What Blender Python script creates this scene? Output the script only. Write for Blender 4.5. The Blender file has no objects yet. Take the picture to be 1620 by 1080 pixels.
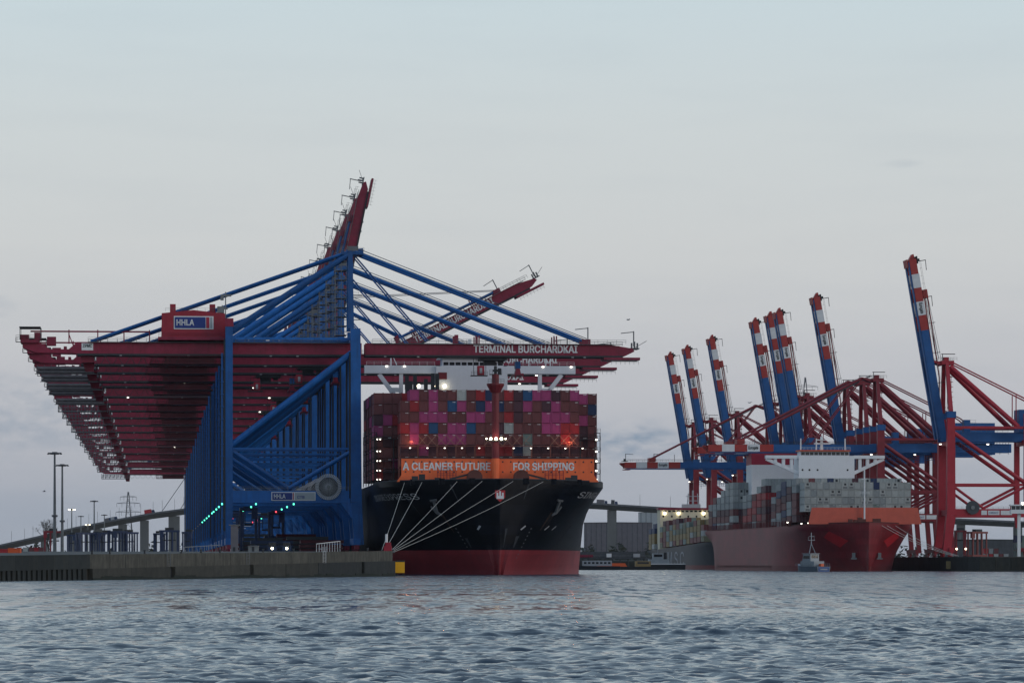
import bpy, math, random
import numpy as np
from mathutils import Vector, Matrix
R = math.radians
random.seed(7); rng = np.random.default_rng(7)
SC = bpy.context.scene; COL = SC.collection

# ------------------------------------------------------------------ camera
F = 6500.0; HY = 892.0; CH = 2.7            # focal length in photo pixels, horizon row, eye height
cam = bpy.data.cameras.new('camera'); cam_o = bpy.data.objects.new('camera', cam); COL.objects.link(cam_o)
cam_o.location = (0, 0, CH); cam_o.rotation_euler = (R(90), 0, 0)
cam.sensor_width = 36; cam.lens = F/1620*36; cam.shift_y = (HY-540)/1620
cam.clip_start = 1; cam.clip_end = 60000
SC.camera = cam_o
# ------------------------------------------------------------------ sky
SUN_EL, SUN_AZ = R(14), R(118)              # low veiled sun behind the viewer's right shoulder
w = bpy.data.worlds.new('World'); SC.world = w; w.use_nodes = True
nt = w.node_tree; nt.nodes.clear()
def N(t, **k):
    n = nt.nodes.new(t)
    for a, b in k.items(): setattr(n, a, b)
    return n
LK = nt.links.new
out = N('ShaderNodeOutputWorld'); bg1 = N('ShaderNodeBackground'); bg2 = N('ShaderNodeBackground'); mixs = N('ShaderNodeMixShader')
sky = N('ShaderNodeTexSky', sky_type='NISHITA', sun_disc=False, sun_elevation=SUN_EL, sun_rotation=SUN_AZ)
sky.air_density = 1.2; sky.dust_density = 3.0
LK(sky.outputs[0], bg1.inputs[0]); bg1.inputs[1].default_value = 0.09
tc = N('ShaderNodeTexCoord'); sep = N('ShaderNodeSeparateXYZ'); LK(tc.outputs['Generated'], sep.inputs[0])
ramp = N('ShaderNodeValToRGB'); LK(sep.outputs[2], ramp.inputs[0])
stops = [(0.0, (.365, .41, .485)), (.010, (.405, .442, .515)), (.024, (.480, .503, .562)), (.046, (.578, .590, .632)), (.076, (.655, .676, .690)),
         (.105, (.658, .708, .728)), (.14, (.622, .733, .785)), (.30, (.43, .575, .70)), (1.0, (.26, .39, .57))]
cr = ramp.color_ramp
while len(cr.elements) < len(stops): cr.elements.new(0.5)
for e, (p, c) in zip(cr.elements, stops): e.position = p; e.color = (*c, 1)
# drifting low cloud: stretched noise, strongest near the horizon
mp = N('ShaderNodeMapping'); mp.inputs['Scale'].default_value = (9, 9, 62); mp.inputs['Location'].default_value = (3.1, 0.4, 1.3)
LK(tc.outputs['Generated'], mp.inputs[0])
nz = N('ShaderNodeTexNoise'); nz.inputs['Scale'].default_value = 1.6; nz.inputs['Detail'].default_value = 5; nz.inputs['Roughness'].default_value = .55
LK(mp.outputs[0], nz.inputs['Vector'])
cl = N('ShaderNodeMapRange'); cl.inputs[1].default_value = .46; cl.inputs[2].default_value = .66; LK(nz.outputs[0], cl.inputs[0])
band = N('ShaderNodeMapRange'); band.inputs[1].default_value = .015; band.inputs[2].default_value = .062; band.inputs[3].default_value = .2; band.inputs[4].default_value = .05
LK(sep.outputs[2], band.inputs[0])
mul = N('ShaderNodeMath', operation='MULTIPLY'); LK(cl.outputs[0], mul.inputs[0]); LK(band.outputs[0], mul.inputs[1])
# two low cloud banks
nz2 = N('ShaderNodeTexNoise'); nz2.inputs['Scale'].default_value = 1.0; nz2.inputs['Detail'].default_value = 6; mp2 = N('ShaderNodeMapping'); mp2.inputs['Scale'].default_value = (130, 130, 320)
LK(tc.outputs['Generated'], mp2.inputs[0]); LK(mp2.outputs[0], nz2.inputs['Vector'])
fac = mul.outputs[0]
for (cx_, cz_, wx_, wz_, st_) in ((.0300, .0300, .013, .0050, 1.0), (-.118, .036, .022, .010, .5), (-.128, .0625, .008, .0035, .4), (.0935, .0965, .005, .0010, .22)):
    dot = None
    sub = N('ShaderNodeVectorMath', operation='SUBTRACT'); LK(tc.outputs['Generated'], sub.inputs[0]); sub.inputs[1].default_value = (cx_, 1, cz_)
    scl = N('ShaderNodeVectorMath', operation='MULTIPLY'); LK(sub.outputs[0], scl.inputs[0]); scl.inputs[1].default_value = (1/wx_, 2, 1/wz_)
    ln = N('ShaderNodeVectorMath', operation='LENGTH'); LK(scl.outputs[0], ln.inputs[0])
    sm = N('ShaderNodeMapRange', interpolation_type='SMOOTHSTEP'); sm.inputs[1].default_value = 1.5; sm.inputs[2].default_value = .2; sm.inputs[3].default_value = 0; sm.inputs[4].default_value = st_; LK(ln.outputs['Value'], sm.inputs[0])
    ns = N('ShaderNodeMapRange'); ns.inputs[1].default_value = .36; ns.inputs[2].default_value = .62; LK(nz2.outputs[0], ns.inputs[0])
    mm_ = N('ShaderNodeMath', operation='MULTIPLY'); LK(sm.outputs[0], mm_.inputs[0]); LK(ns.outputs[0], mm_.inputs[1])
    mx_ = N('ShaderNodeMath', operation='MAXIMUM'); LK(fac, mx_.inputs[0]); LK(mm_.outputs[0], mx_.inputs[1]); fac = mx_.outputs[0]
cm = N('ShaderNodeMixRGB'); LK(fac, cm.inputs[0]); LK(ramp.outputs[0], cm.inputs[1]); cm.inputs[2].default_value = (.27, .345, .45, 1)
LK(cm.outputs[0], bg2.inputs[0]); bg2.inputs[1].default_value = 1.0
mixs.inputs[0].default_value = 0.88
LK(bg1.outputs[0], mixs.inputs[1]); LK(bg2.outputs[0], mixs.inputs[2]); LK(mixs.outputs[0], out.inputs[0])
# ------------------------------------------------------------------ sun (veiled, soft)
sd = bpy.data.lights.new('sun', 'SUN'); sun = bpy.data.objects.new('sun', sd); COL.objects.link(sun)
sd.energy = 0.6; sd.angle = R(25); sd.color = (1.0, .92, .86)
az = SUN_AZ; dirv = Vector((math.sin(az)*math.cos(SUN_EL), math.cos(az)*math.cos(SUN_EL), math.sin(SUN_EL)))
sun.rotation_euler = dirv.to_track_quat('Z', 'Y').to_euler()
vs = SC.view_settings; vs.view_transform = 'Standard'; vs.look = 'None'; vs.exposure = 0; vs.gamma = 1; vs.use_curve_mapping = False
SC.cycles.use_denoising = True
SC.cycles.max_bounces = 6; SC.cycles.volume_bounces = 0; SC.cycles.sample_clamp_indirect = 4

# ================================================================== materials
MATS = {}
def mat(name, col, rough=.55, metal=0., var=.12, scale=.35, streak=.0, streak_col=(.05, .03, .02), rnd=0., bump=0., emit=None, spec=.4, plates=0.):
    m = bpy.data.materials.new(name); m.use_nodes = True; t = m.node_tree; b = t.nodes['Principled BSDF']
    b.inputs['Roughness'].default_value = rough; b.inputs['Metallic'].default_value = metal
    b.inputs['Specular IOR Level'].default_value = spec
    def n(ty, **k):
        x = t.nodes.new(ty)
        for a, v in k.items(): setattr(x, a, v)
        return x
    L = t.links.new
    if emit:
        b.inputs['Base Color'].default_value = (*col, 1)
        b.inputs['Emission Color'].default_value = (*col, 1); b.inputs['Emission Strength'].default_value = emit
        MATS[name] = m; return m
    tcn = n('ShaderNodeTexCoord'); noi = n('ShaderNodeTexNoise'); noi.inputs['Scale'].default_value = scale; noi.inputs['Detail'].default_value = 6
    noi.inputs['Roughness'].default_value = .65
    L(tcn.outputs['Object'], noi.inputs['Vector'])
    mr = n('ShaderNodeMapRange'); mr.inputs[1].default_value = .3; mr.inputs[2].default_value = .7
    mr.inputs[3].default_value = 1-var; mr.inputs[4].default_value = 1+var; L(noi.outputs[0], mr.inputs[0])
    val = mr.outputs[0]
    if rnd:
        oi = n('ShaderNodeObjectInfo'); m2 = n('ShaderNodeMapRange'); m2.inputs[3].default_value = 1-rnd; m2.inputs[4].default_value = 1+rnd
        L(oi.outputs['Random'], m2.inputs[0]); mm = n('ShaderNodeMath', operation='MULTIPLY'); L(val, mm.inputs[0]); L(m2.outputs[0], mm.inputs[1]); val = mm.outputs[0]
    sc = n('ShaderNodeVectorMath', operation='SCALE'); sc.inputs[0].default_value = col; L(val, sc.inputs['Scale'])
    colout = sc.outputs[0]
    if streak:
        mp_ = n('ShaderNodeMapping'); mp_.inputs['Scale'].default_value = (1.1, 1.1, .09); L(tcn.outputs['Object'], mp_.inputs[0])
        n2 = n('ShaderNodeTexNoise'); n2.inputs['Scale'].default_value = 1.3; n2.inputs['Detail'].default_value = 5; L(mp_.outputs[0], n2.inputs['Vector'])
        r2 = n('ShaderNodeMapRange'); r2.inputs[1].default_value = .52; r2.inputs[2].default_value = .78; r2.inputs[4].default_value = streak; L(n2.outputs[0], r2.inputs[0])
        mx = n('ShaderNodeMixRGB'); L(r2.outputs[0], mx.inputs[0]); L(colout, mx.inputs[1]); mx.inputs[2].default_value = (*streak_col, 1); colout = mx.outputs[0]
    if plates:          # welded shell plating: every plate a little different, seams a little darker
        sx_ = n('ShaderNodeSeparateXYZ'); L(tcn.outputs['Object'], sx_.inputs[0]); cx2 = n('ShaderNodeCombineXYZ'); L(sx_.outputs[1], cx2.inputs[0]); L(sx_.outputs[2], cx2.inputs[1])
        bt = n('ShaderNodeTexBrick'); bt.inputs['Scale'].default_value = 1; bt.inputs['Brick Width'].default_value = 9; bt.inputs['Row Height'].default_value = 2.6; bt.inputs['Mortar Size'].default_value = .05
        bt.inputs['Color1'].default_value = (1-plates,)*3+(1,); bt.inputs['Color2'].default_value = (1+plates,)*3+(1,); bt.inputs['Mortar'].default_value = (1-1.6*plates,)*3+(1,); L(cx2.outputs[0], bt.inputs['Vector'])
        vm = n('ShaderNodeVectorMath', operation='MULTIPLY'); L(colout, vm.inputs[0]); L(bt.outputs['Color'], vm.inputs[1]); colout = vm.outputs[0]
    L(colout, b.inputs['Base Color'])
    if bump:
        bp = n('ShaderNodeBump'); bp.inputs['Strength'].default_value = bump; bp.inputs['Distance'].default_value = .1
        n3 = n('ShaderNodeTexNoise'); n3.inputs['Scale'].default_value = 3; n3.inputs['Detail'].default_value = 5; L(tcn.outputs['Object'], n3.inputs['Vector'])
        L(n3.outputs[0], bp.inputs['Height']); L(bp.outputs[0], b.inputs['Normal'])
    MATS[name] = m; return m
mat('crane_blue', (.004, .082, .285), .5, var=.2, streak=.45, streak_col=(.003, .020, .070), rnd=.36)
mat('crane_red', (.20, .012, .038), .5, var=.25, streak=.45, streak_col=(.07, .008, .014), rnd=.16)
mat('crane_red_bright', (.28, .014, .032), .5, var=.12, streak=.3, streak_col=(.2, .015, .03))
mat('steel_grey', (.16, .17, .18), .6, var=.25)
mat('crane_red_dark', (.075, .009, .018), .6, var=.3)  # crane red darkened as painted underside shade; also hatch cover paint
mat('tray', (.095, .09, .10), .7, var=.3)
mat('grate', (.12, .125, .135), .7, var=.2)
mat('cable_grey', (.10, .105, .12), .6, var=.2)
mat('anchor_grey', (.085, .09, .10), .6, var=.2)
mat('dark_steel', (.025, .028, .034), .6)
mat('white_paint', (.70, .71, .73), .5, var=.05, streak=.15, streak_col=(.42, .40, .38))
mat('letter_white', (.66, .66, .68), .6, var=.03)
mat('letter_grey', (.34, .35, .38), .6, var=.1)
mat('sign_blue', (.015, .035, .19), .5, var=.03)
mat('sign_grey', (.30, .33, .36), .5, var=.03)
mat('sign_red', (.35, .02, .05), .5, var=.03)
mat('glass_dark', (.015, .018, .022), .12, spec=.6, var=0)
mat('e_red', (.195, .015, .026), .5, var=.2, streak=.45, streak_col=(.09, .012, .014))
mat('e_blue', (.008, .078, .25), .5, var=.14, streak=.3, streak_col=(.008, .06, .19))
mat('e_orange', (.34, .034, .030), .5, var=.1, streak=.25, streak_col=(.22, .04, .02))
mat('e_white', (.62, .63, .65), .5, var=.06, streak=.25, streak_col=(.3, .28, .27))
mat('hull_black', (.003, .0045, .009), .42, var=.3, scale=.12, streak=.25, streak_col=(.008, .011, .016), spec=.13, bump=.02, plates=.35)
mat('hull_red', (.20, .020, .028), .5, var=.2, scale=.15, streak=.4, streak_col=(.10, .022, .03), plates=.14)
mat('orange_wall', (.80, .145, .045), .55, var=.08, streak=.25, streak_col=(.42, .07, .03))
mat('ship_white', (.62, .63, .68), .5, var=.04, streak=.12, streak_col=(.42, .40, .40))
mat('ship2_white', (.78, .79, .82), .5, var=.03, streak=.1, streak_col=(.55, .53, .52))
mat('deck', (.10, .035, .03), .8)
mat('hull2_red', (.185, .013, .020), .42, var=.25, scale=.1, streak=.5, streak_col=(.20, .055, .065), spec=.5, plates=.14)
mat('hull2_dark', (.15, .012, .016), .45, var=.2, scale=.1, streak=.2, streak_col=(.10, .012, .014))
mat('wall2_salmon', (.52, .10, .065), .55, var=.08, streak=.2, streak_col=(.34, .06, .05))
mat('patch_red', (.42, .018, .028), .5, var=.1)
mat('msc_hull', (.030, .034, .046), .5, var=.3, scale=.1, streak=.5, streak_col=(.02, .022, .03))
mat('msc_cream', (.62, .56, .42), .5, var=.06)
mat('mast_red', (.15, .014, .022), .5, var=.1)
mat('concrete', (.062, .058, .048), .9, var=.4, scale=.5, streak=.75, streak_col=(.15, .14, .115), rnd=.16, bump=.3)
mat('concrete_low', (.042, .040, .033), .9, var=.35, scale=.4, streak=.6, streak_col=(.03, .03, .026), rnd=.2, bump=.3)
mat('concrete_dark', (.022, .024, .024), .85, var=.4, scale=.4, streak=.5, streak_col=(.05, .048, .042), rnd=.2, bump=.3)  # darker tone for the lower blocks towards the quay corner
mat('weed', (.012, .016, .011), .9, var=.4, scale=.8)
mat('sheet_pile', (.014, .017, .017), .8, var=.4, scale=.6, streak=.4, streak_col=(.05, .04, .025), rnd=.2)
mat('slab', (.07, .068, .065), .9, var=.2)
mat('land', (.035, .036, .032), .95, var=.3)
mat('bridge_conc', (.12, .125, .13), .85, var=.15, scale=.05, streak=.3, streak_col=(.07, .07, .075))
mat('yellow', (.85, .42, .01), .5, var=.05)
mat('rope', (.60, .58, .54), .8, var=.1)
mat('foliage', (.03, .034, .026), .9, var=.4, scale=.2)
mat('bark', (.06, .05, .042), .9)
mat('building', (.13, .123, .142), .8, var=.12)
mat('building_dark', (.06, .065, .075), .8, var=.2)
mat('tyre', (.012, .012, .013), .9)
mat('truck_red', (.35, .02, .03), .5); mat('navy', (.02, .035, .09), .5, rnd=.2)
mat('boat_hull', (.12, .15, .19), .5); mat('boat_blue', (.02, .07, .22), .5); mat('boat_grey', (.26, .29, .32), .5)
mat('orange_paint', (.60, .10, .03), .5, var=.1)
mat('teal', (.06, .14, .16), .5)
CONT = {'m': ('magenta', (.35, .048, .165)), 'b': ('rust brown', (.150, .042, .046)), 'r': ('red', (.33, .022, .03)), 'u': ('blue', (.018, .075, .19)),
        'n': ('navy blue', (.018, .035, .10)), 'd': ('dark maroon', (.075, .026, .040)), 'w': ('pale grey', (.37, .385, .38)), 't': ('grey green', (.16, .21, .20)),
        'g': ('mid grey', (.27, .29, .30)), 'y': ('ochre', (.24, .17, .075)), 'o': ('olive', (.13, .13, .085))}
for k, (nm, c) in CONT.items(): mat('container_'+k, c, .55, var=.14, scale=.6, streak=.3, streak_col=tuple(x*.5+.01 for x in c), rnd=.12)
mat('lamp_white', (1, .93, .80), emit=3.6); mat('lamp_flood', (1, .90, .62), emit=9); mat('lamp_green', (.10, 1, .55), emit=3.2)
mat('lamp_red', (1, .06, .08), emit=3.5); mat('lamp_cool', (.75, .9, 1), emit=7)
M = MATS
# water
wm = bpy.data.materials.new('water'); wm.use_nodes = True; t = wm.node_tree; b = t.nodes['Principled BSDF']
b.inputs['Base Color'].default_value = (.010, .027, .050, 1); b.inputs['Roughness'].default_value = .06; b.inputs['IOR'].default_value = 1.333
nn = t.nodes.new; ll = t.links.new
tcn = nn('ShaderNodeTexCoord'); spx = nn('ShaderNodeSeparateXYZ'); ll(tcn.outputs['Object'], spx.inputs[0])
def wnoise(scale, det):
    mpn = nn('ShaderNodeMapping'); mpn.inputs['Scale'].default_value = scale; ll(tcn.outputs['Object'], mpn.inputs[0])
    n1 = nn('ShaderNodeTexNoise'); n1.inputs['Scale'].default_value = 1; n1.inputs['Detail'].default_value = det; ll(mpn.outputs[0], n1.inputs['Vector']); return n1
def vmath(op, a_, b_):
    v_ = nn('ShaderNodeVectorMath'); v_.operation = op
    for i_, x_ in enumerate((a_, b_)):
        if x_ is None: continue
        if isinstance(x_, tuple): v_.inputs[i_].default_value = x_
        else: ll(x_, v_.inputs[i_])
    return v_
rip = wnoise((.75, 1.5, 1), 5); gus = wnoise((.012, .045, 1), 3); lod = nn('ShaderNodeMapRange'); lod.inputs[1].default_value = 150; lod.inputs[2].default_value = 480; lod.inputs[3].default_value = .6; lod.inputs[4].default_value = 1.3; ll(spx.outputs[1], lod.inputs[0])
gm = nn('ShaderNodeMapRange'); gm.inputs[1].default_value = .3; gm.inputs[2].default_value = .7; gm.inputs[3].default_value = .45; gm.inputs[4].default_value = 1.45; ll(gus.outputs[0], gm.inputs[0])
am = nn('ShaderNodeMath'); am.operation = 'MULTIPLY'; ll(lod.outputs[0], am.inputs[0]); ll(gm.outputs[0], am.inputs[1])
rl_ = nn('ShaderNodeMapRange'); rl_.inputs[1].default_value = 140; rl_.inputs[2].default_value = 560; rl_.inputs[3].default_value = .07; rl_.inputs[4].default_value = .2; ll(spx.outputs[1], rl_.inputs[0])
rg_ = nn('ShaderNodeMath'); rg_.operation = 'MULTIPLY'; ll(rl_.outputs[0], rg_.inputs[0]); ll(gm.outputs[0], rg_.inputs[1]); ll(rg_.outputs[0], b.inputs['Roughness'])
ctr = vmath('SUBTRACT', rip.outputs['Color'], (.5, .5, .5)); flat = vmath('MULTIPLY', ctr.outputs[0], (.8, 1.0, 0))
scn = nn('ShaderNodeVectorMath'); scn.operation = 'SCALE'; ll(flat.outputs[0], scn.inputs[0]); ll(am.outputs[0], scn.inputs['Scale'])
far_ = nn('ShaderNodeMapRange'); far_.inputs[1].default_value = 120; far_.inputs[2].default_value = 420; far_.inputs[3].default_value = .10; far_.inputs[4].default_value = 1.9; ll(spx.outputs[1], far_.inputs[0])
chop = wnoise((.8, .05, 1), 5); c2_ = vmath('SUBTRACT', chop.outputs['Color'], (.5, .5, .5)); c3_ = vmath('MULTIPLY', c2_.outputs[0], (.5, 1.0, 0)); sc2 = nn('ShaderNodeVectorMath'); sc2.operation = 'SCALE'; ll(c3_.outputs[0], sc2.inputs[0]); ll(far_.outputs[0], sc2.inputs['Scale'])
geo = nn('ShaderNodeNewGeometry'); ad0 = vmath('ADD', geo.outputs['Normal'], sc2.outputs[0]); add_ = vmath('ADD', ad0.outputs[0], scn.outputs[0]); nrm = vmath('NORMALIZE', add_.outputs[0], None); ll(nrm.outputs[0], b.inputs['Normal'])
MATS['water'] = wm

# ================================================================== mesh helpers
class MB:
    def __init__(s): s.v = []; s.f = []; s.mi = []
    def add(s, vs, fs, mi=0):
        k = len(s.v); s.v += [tuple(x) for x in vs]; s.f += [tuple(i+k for i in f) for f in fs]; s.mi += [mi]*len(fs); return s
    def box(s, x0, x1, y0, y1, z0, z1, mi=0):
        return s.add([(x0, y0, z0), (x1, y0, z0), (x1, y1, z0), (x0, y1, z0), (x0, y0, z1), (x1, y0, z1), (x1, y1, z1), (x0, y1, z1)],
                     [(0, 3, 2, 1), (4, 5, 6, 7), (0, 1, 5, 4), (1, 2, 6, 5), (2, 3, 7, 6), (3, 0, 4, 7)], mi)
    def beam(s, p0, p1, w, h=None, up=(0, 0, 1), w1=None, h1=None, mi=0):   # rectangular bar, w across, h along up
        h = h or w; w1 = w1 or w; h1 = h1 or h
        p0, p1 = Vector(p0), Vector(p1); d = (p1-p0).normalized(); u = Vector(up)
        if abs(d.dot(u)) > .999: u = Vector((0, 1, 0))
        a = d.cross(u).normalized(); c = a.cross(d)
        vs = []
        for p, ww, hh in ((p0, w, h), (p1, w1, h1)):
            for i, j in ((-1, -1), (1, -1), (1, 1), (-1, 1)): vs.append(p+a*ww/2*i+c*hh/2*j)
        return s.add(vs, [(0, 1, 2, 3), (7, 6, 5, 4), (0, 4, 5, 1), (1, 5, 6, 2), (2, 6, 7, 3), (3, 7, 4, 0)], mi)
    def tube(s, p0, p1, r, n=8, r1=None, mi=0, cap=True):
        r1 = r if r1 is None else r1; p0, p1 = Vector(p0), Vector(p1); d = (p1-p0).normalized()
        u = Vector((0, 0, 1)) if abs(d.z) < .95 else Vector((1, 0, 0)); a = d.cross(u).normalized(); c = a.cross(d)
        vs = []
        for p, rr in ((p0, r), (p1, r1)):
            for i in range(n):
                an = 2*math.pi*i/n; vs.append(p+(a*math.cos(an)+c*math.sin(an))*rr)
        fs = [(i, i+n, (i+1) % n+n, (i+1) % n) for i in range(n)]
        if cap: fs += [tuple(range(n)), tuple(range(2*n-1, n-1, -1))]
        return s.add(vs, fs, mi)
    def path(s, pts, r, n=5, mi=0):
        for a, b_ in zip(pts, pts[1:]): s.tube(a, b_, r, n, mi=mi)
        return s
    def prism(s, poly, y0, y1, mi=0):       # polygon in XZ, extruded along Y
        n = len(poly); vs = [(x, y0, z) for x, z in poly]+[(x, y1, z) for x, z in poly]
        return s.add(vs, [tuple(range(n)), tuple(range(2*n-1, n-1, -1))]+[(i, i+n, (i+1) % n+n, (i+1) % n) for i in range(n)], mi)
    def rail(s, x0, x1, y, z, h=1.1, step=2.4, r=.05, mi=0):   # handrail along X
        for zz in (z+h, z+h*.55): s.beam((x0, y, zz), (x1, y, zz), r*1.4, mi=mi)
        k = max(1, int(abs(x1-x0)/step))
        for i in range(k+1):
            x = x0+(x1-x0)*i/k; s.beam((x, y, z), (x, y, z+h), r*1.4, mi=mi)
        return s
    def mesh(s, name, mats):
        me = bpy.data.meshes.new(name); me.from_pydata(s.v, [], s.f)
        for m in (mats if isinstance(mats, (list, tuple)) else [mats]): me.materials.append(MATS[m])
        if any(s.mi): me.polygons.foreach_set('material_index', s.mi)
        return me
    def build(s, name, mats, parent=None, loc=None):
        return ob(name, s.mesh(name, mats), parent, loc)
def ob(name, data, parent=None, loc=None, rz=None):
    o = bpy.data.objects.new(name, data); COL.objects.link(o)
    if parent: o.parent = parent
    if loc is not None: o.location = loc
    if rz is not None: o.rotation_euler = (0, 0, rz)
    return o
def tag(o, label=None, cat=None, group=None, kind=None):
    for k, v in (('label', label), ('category', cat), ('group', group), ('kind', kind)):
        if v: o[k] = v
    return o
def thing(name, label, cat, loc=(0, 0, 0), rz=0., group=None): return tag(ob(name, None, None, loc, rz), label, cat, group)
def copy_tree(o, parent=None):
    c = o.copy(); COL.objects.link(c); c.parent = parent
    for ch in list(o.children): copy_tree(ch, c)
    return c
def smooth(o, ang=40):
    for p in o.data.polygons: p.use_smooth = True
    o.data.set_sharp_from_angle(angle=R(ang)); return o
def P(px, py, d): return Vector(((px-810)/F*d, d, CH+(HY-py)/F*d))
FONT = None
try:
    import os
    FONT = bpy.data.fonts.load(os.path.join(bpy.utils.resource_path('LOCAL'), 'datafiles', 'fonts', 'Inter.woff2'))
except Exception: FONT = None
def text_mesh(body, size, extrude=.02, bold=0., outline=0., res=3, spacing=1.):
    cu = bpy.data.curves.new('lettering', 'FONT'); cu.body = body
    if FONT: cu.font = FONT
    cu.size = size; cu.extrude = extrude; cu.align_x = 'CENTER'; cu.align_y = 'CENTER'
    cu.resolution_u = res; cu.space_character = spacing
    if outline: cu.fill_mode = 'NONE'; cu.bevel_depth = outline; cu.bevel_resolution = 0; cu.extrude = 0
    o = bpy.data.objects.new('tmp', cu); COL.objects.link(o); dg = bpy.context.evaluated_depsgraph_get(); dg.update()
    me = bpy.data.meshes.new_from_object(o.evaluated_get(dg)); bpy.data.objects.remove(o)
    if bold and not outline:      # heavier stroke: shifted copies, each a hair proud of the last
        co = np.empty(len(me.vertices)*3); me.vertices.foreach_get('co', co); co = co.reshape(-1, 3); fs = [tuple(p.vertices) for p in me.polygons]; n_ = len(co); V = []; Fc = []
        for k, (ddx, ddy) in enumerate(((-1, -.6), (1, -.6), (0, .7), (1, .7), (-1, .7))):
            V.append(co+np.array([ddx*bold, ddy*bold, .0025*k])); Fc += [tuple(i+k*n_ for i in f) for f in fs]
        me = bpy.data.meshes.new('lettering'); me.from_pydata(np.concatenate(V).tolist(), [], Fc)
    return me
def text(body, w, h, mat_, parent, at, rot=(R(90), 0, 0), name='lettering', **k):
    me = text_mesh(body, 1.0, **k); co = np.empty(len(me.vertices)*3); me.vertices.foreach_get('co', co); co = co.reshape(-1, 3)
    mn, mx = co.min(0), co.max(0); co[:, 0] = (co[:, 0]-(mn[0]+mx[0])/2)*w/(mx[0]-mn[0]); co[:, 1] = (co[:, 1]-(mn[1]+mx[1])/2)*h/(mx[1]-mn[1])
    me.vertices.foreach_set('co', co.ravel()); me.materials.clear(); me.materials.append(MATS[mat_])
    o = ob(name, me, parent, at); o.rotation_euler = rot; return o

# quay axes: u runs along the quays away from the viewer, p across them towards the basin
AX = math.atan2(562, F); u2 = Vector((-math.sin(AX), math.cos(AX), 0)); p2 = Vector((math.cos(AX), math.sin(AX), 0))
QZ = 5.8
Q0 = Vector(((562-810)/5.7, 1140, 0))
def Q(b_, a, z=0): return Q0+p2*b_+u2*a+Vector((0, 0, z))

# ================================================================== water
def make_water():
    hx = np.concatenate([np.arange(0, 24, .14), np.arange(24, 66, .42), np.geomspace(66, 9000, 40)]); xs = np.concatenate([-hx[:0:-1], hx])
    g_ = [190.]; st_ = .17
    while g_[-1] < 760: st_ *= 1.0046; g_.append(g_[-1]+st_)
    ys = np.concatenate([np.linspace(-300, 83, 8), np.arange(84, 190, .17), g_, np.geomspace(768, 12000, 60)])
    X, Y = np.meshgrid(xs, ys); dx = np.gradient(xs); dy = np.gradient(ys)
    S = np.maximum(dx[None, :], dy[:, None]*.6)
    Z = np.zeros_like(X)
    r = np.random.default_rng(3)
    gust = .75+.35*np.sin(X*.021+Y*.013+1.2)*np.sin(Y*.031-X*.008)+.25*np.sin(Y*.011+2)
    for i in range(96):
        lam = .32*(1.9/.32)**r.random(); an = R(90+10)+r.normal()*.6; k = 2*math.pi/lam
        amp = .0088*lam*(1 if lam < 1.0 else (1.0/lam)**.6)
        ph = r.random()*6.28
        fade = np.clip((lam/S-2.0)/1.6, 0, 1).astype(np.float32)
        a = k*(math.cos(an)*X+math.sin(an)*Y)+ph
        Z += fade*amp*(np.sin(a)+.28*np.cos(2*a))*gust
    for (y0, sl, am, wd) in ((152, .10, .26, 1.5), (158, .13, .2, 1.4), (166, .07, .15, 1.8), (238, -.05, .14, 2.4), (128, -.06, .13, 1.5), (112, .08, .10, 1.3)):   # ferry wake ridges
        dd = (Y-y0-sl*X-1.5*np.sin(X*.07+y0))
        Z += am*np.exp(-(dd/wd)**2)*(.5+.5*np.sin(X*.11+y0))
    v = np.stack([X, Y, Z], -1).reshape(-1, 3); ny, nx = X.shape
    idx = np.arange(ny*nx).reshape(ny, nx)
    q = np.stack([idx[:-1, :-1], idx[:-1, 1:], idx[1:, 1:], idx[1:, :-1]], -1).reshape(-1, 4)
    me = bpy.data.meshes.new('water'); me.vertices.add(len(v)); me.vertices.foreach_set('co', v.ravel().astype(np.float32))
    me.loops.add(q.size); me.loops.foreach_set('vertex_index', q.ravel().astype(np.int32)); me.polygons.add(len(q))
    me.polygons.foreach_set('loop_start', np.arange(0, q.size, 4, dtype=np.int32)); me.update(calc_edges=True)
    me.polygons.foreach_set('use_smooth', np.ones(len(q), bool)); me.materials.append(MATS['water'])
    tag(ob('water', me), kind='structure')
make_water()

# ================================================================== quays and land
A = np.array([(0-810)/F*660, 660.]); B = np.array([(621-810)/F*929, 929.])
def wall_pt(px, off=0.):
    k = (px-810)/F; dv = B-A; tt = (k*A[1]-A[0])/(dv[0]-k*dv[1]); q = A+dv*tt
    n = np.array([dv[1], -dv[0]]); n /= np.linalg.norm(n)
    return q+n*off, tt
def wall_z(tt): return 4.1+1.6*tt
quay = MB()
A2, t2_ = wall_pt(-260)
cb = [(A2[0], A2[1], wall_z(t2_)-.1), (B[0], B[1], 5.6), tuple(Q(3.2, 0, QZ-.06)), tuple(Q(3.2, 2700, QZ-.06)), tuple(Q(-1600, 2700, QZ-.06)), tuple(Q(-1600, 0, QZ-.06)), (-400, 700, 4)]
n = len(cb); vs = list(cb)+[(x, y, -3) for x, y, z in cb]
quay.add(vs, [tuple(range(n))]+[(i, i+n, (i+1) % n+n, (i+1) % n) for i in range(n)])
quay_o = tag(quay.build('quay', 'slab'), kind='structure')
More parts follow.
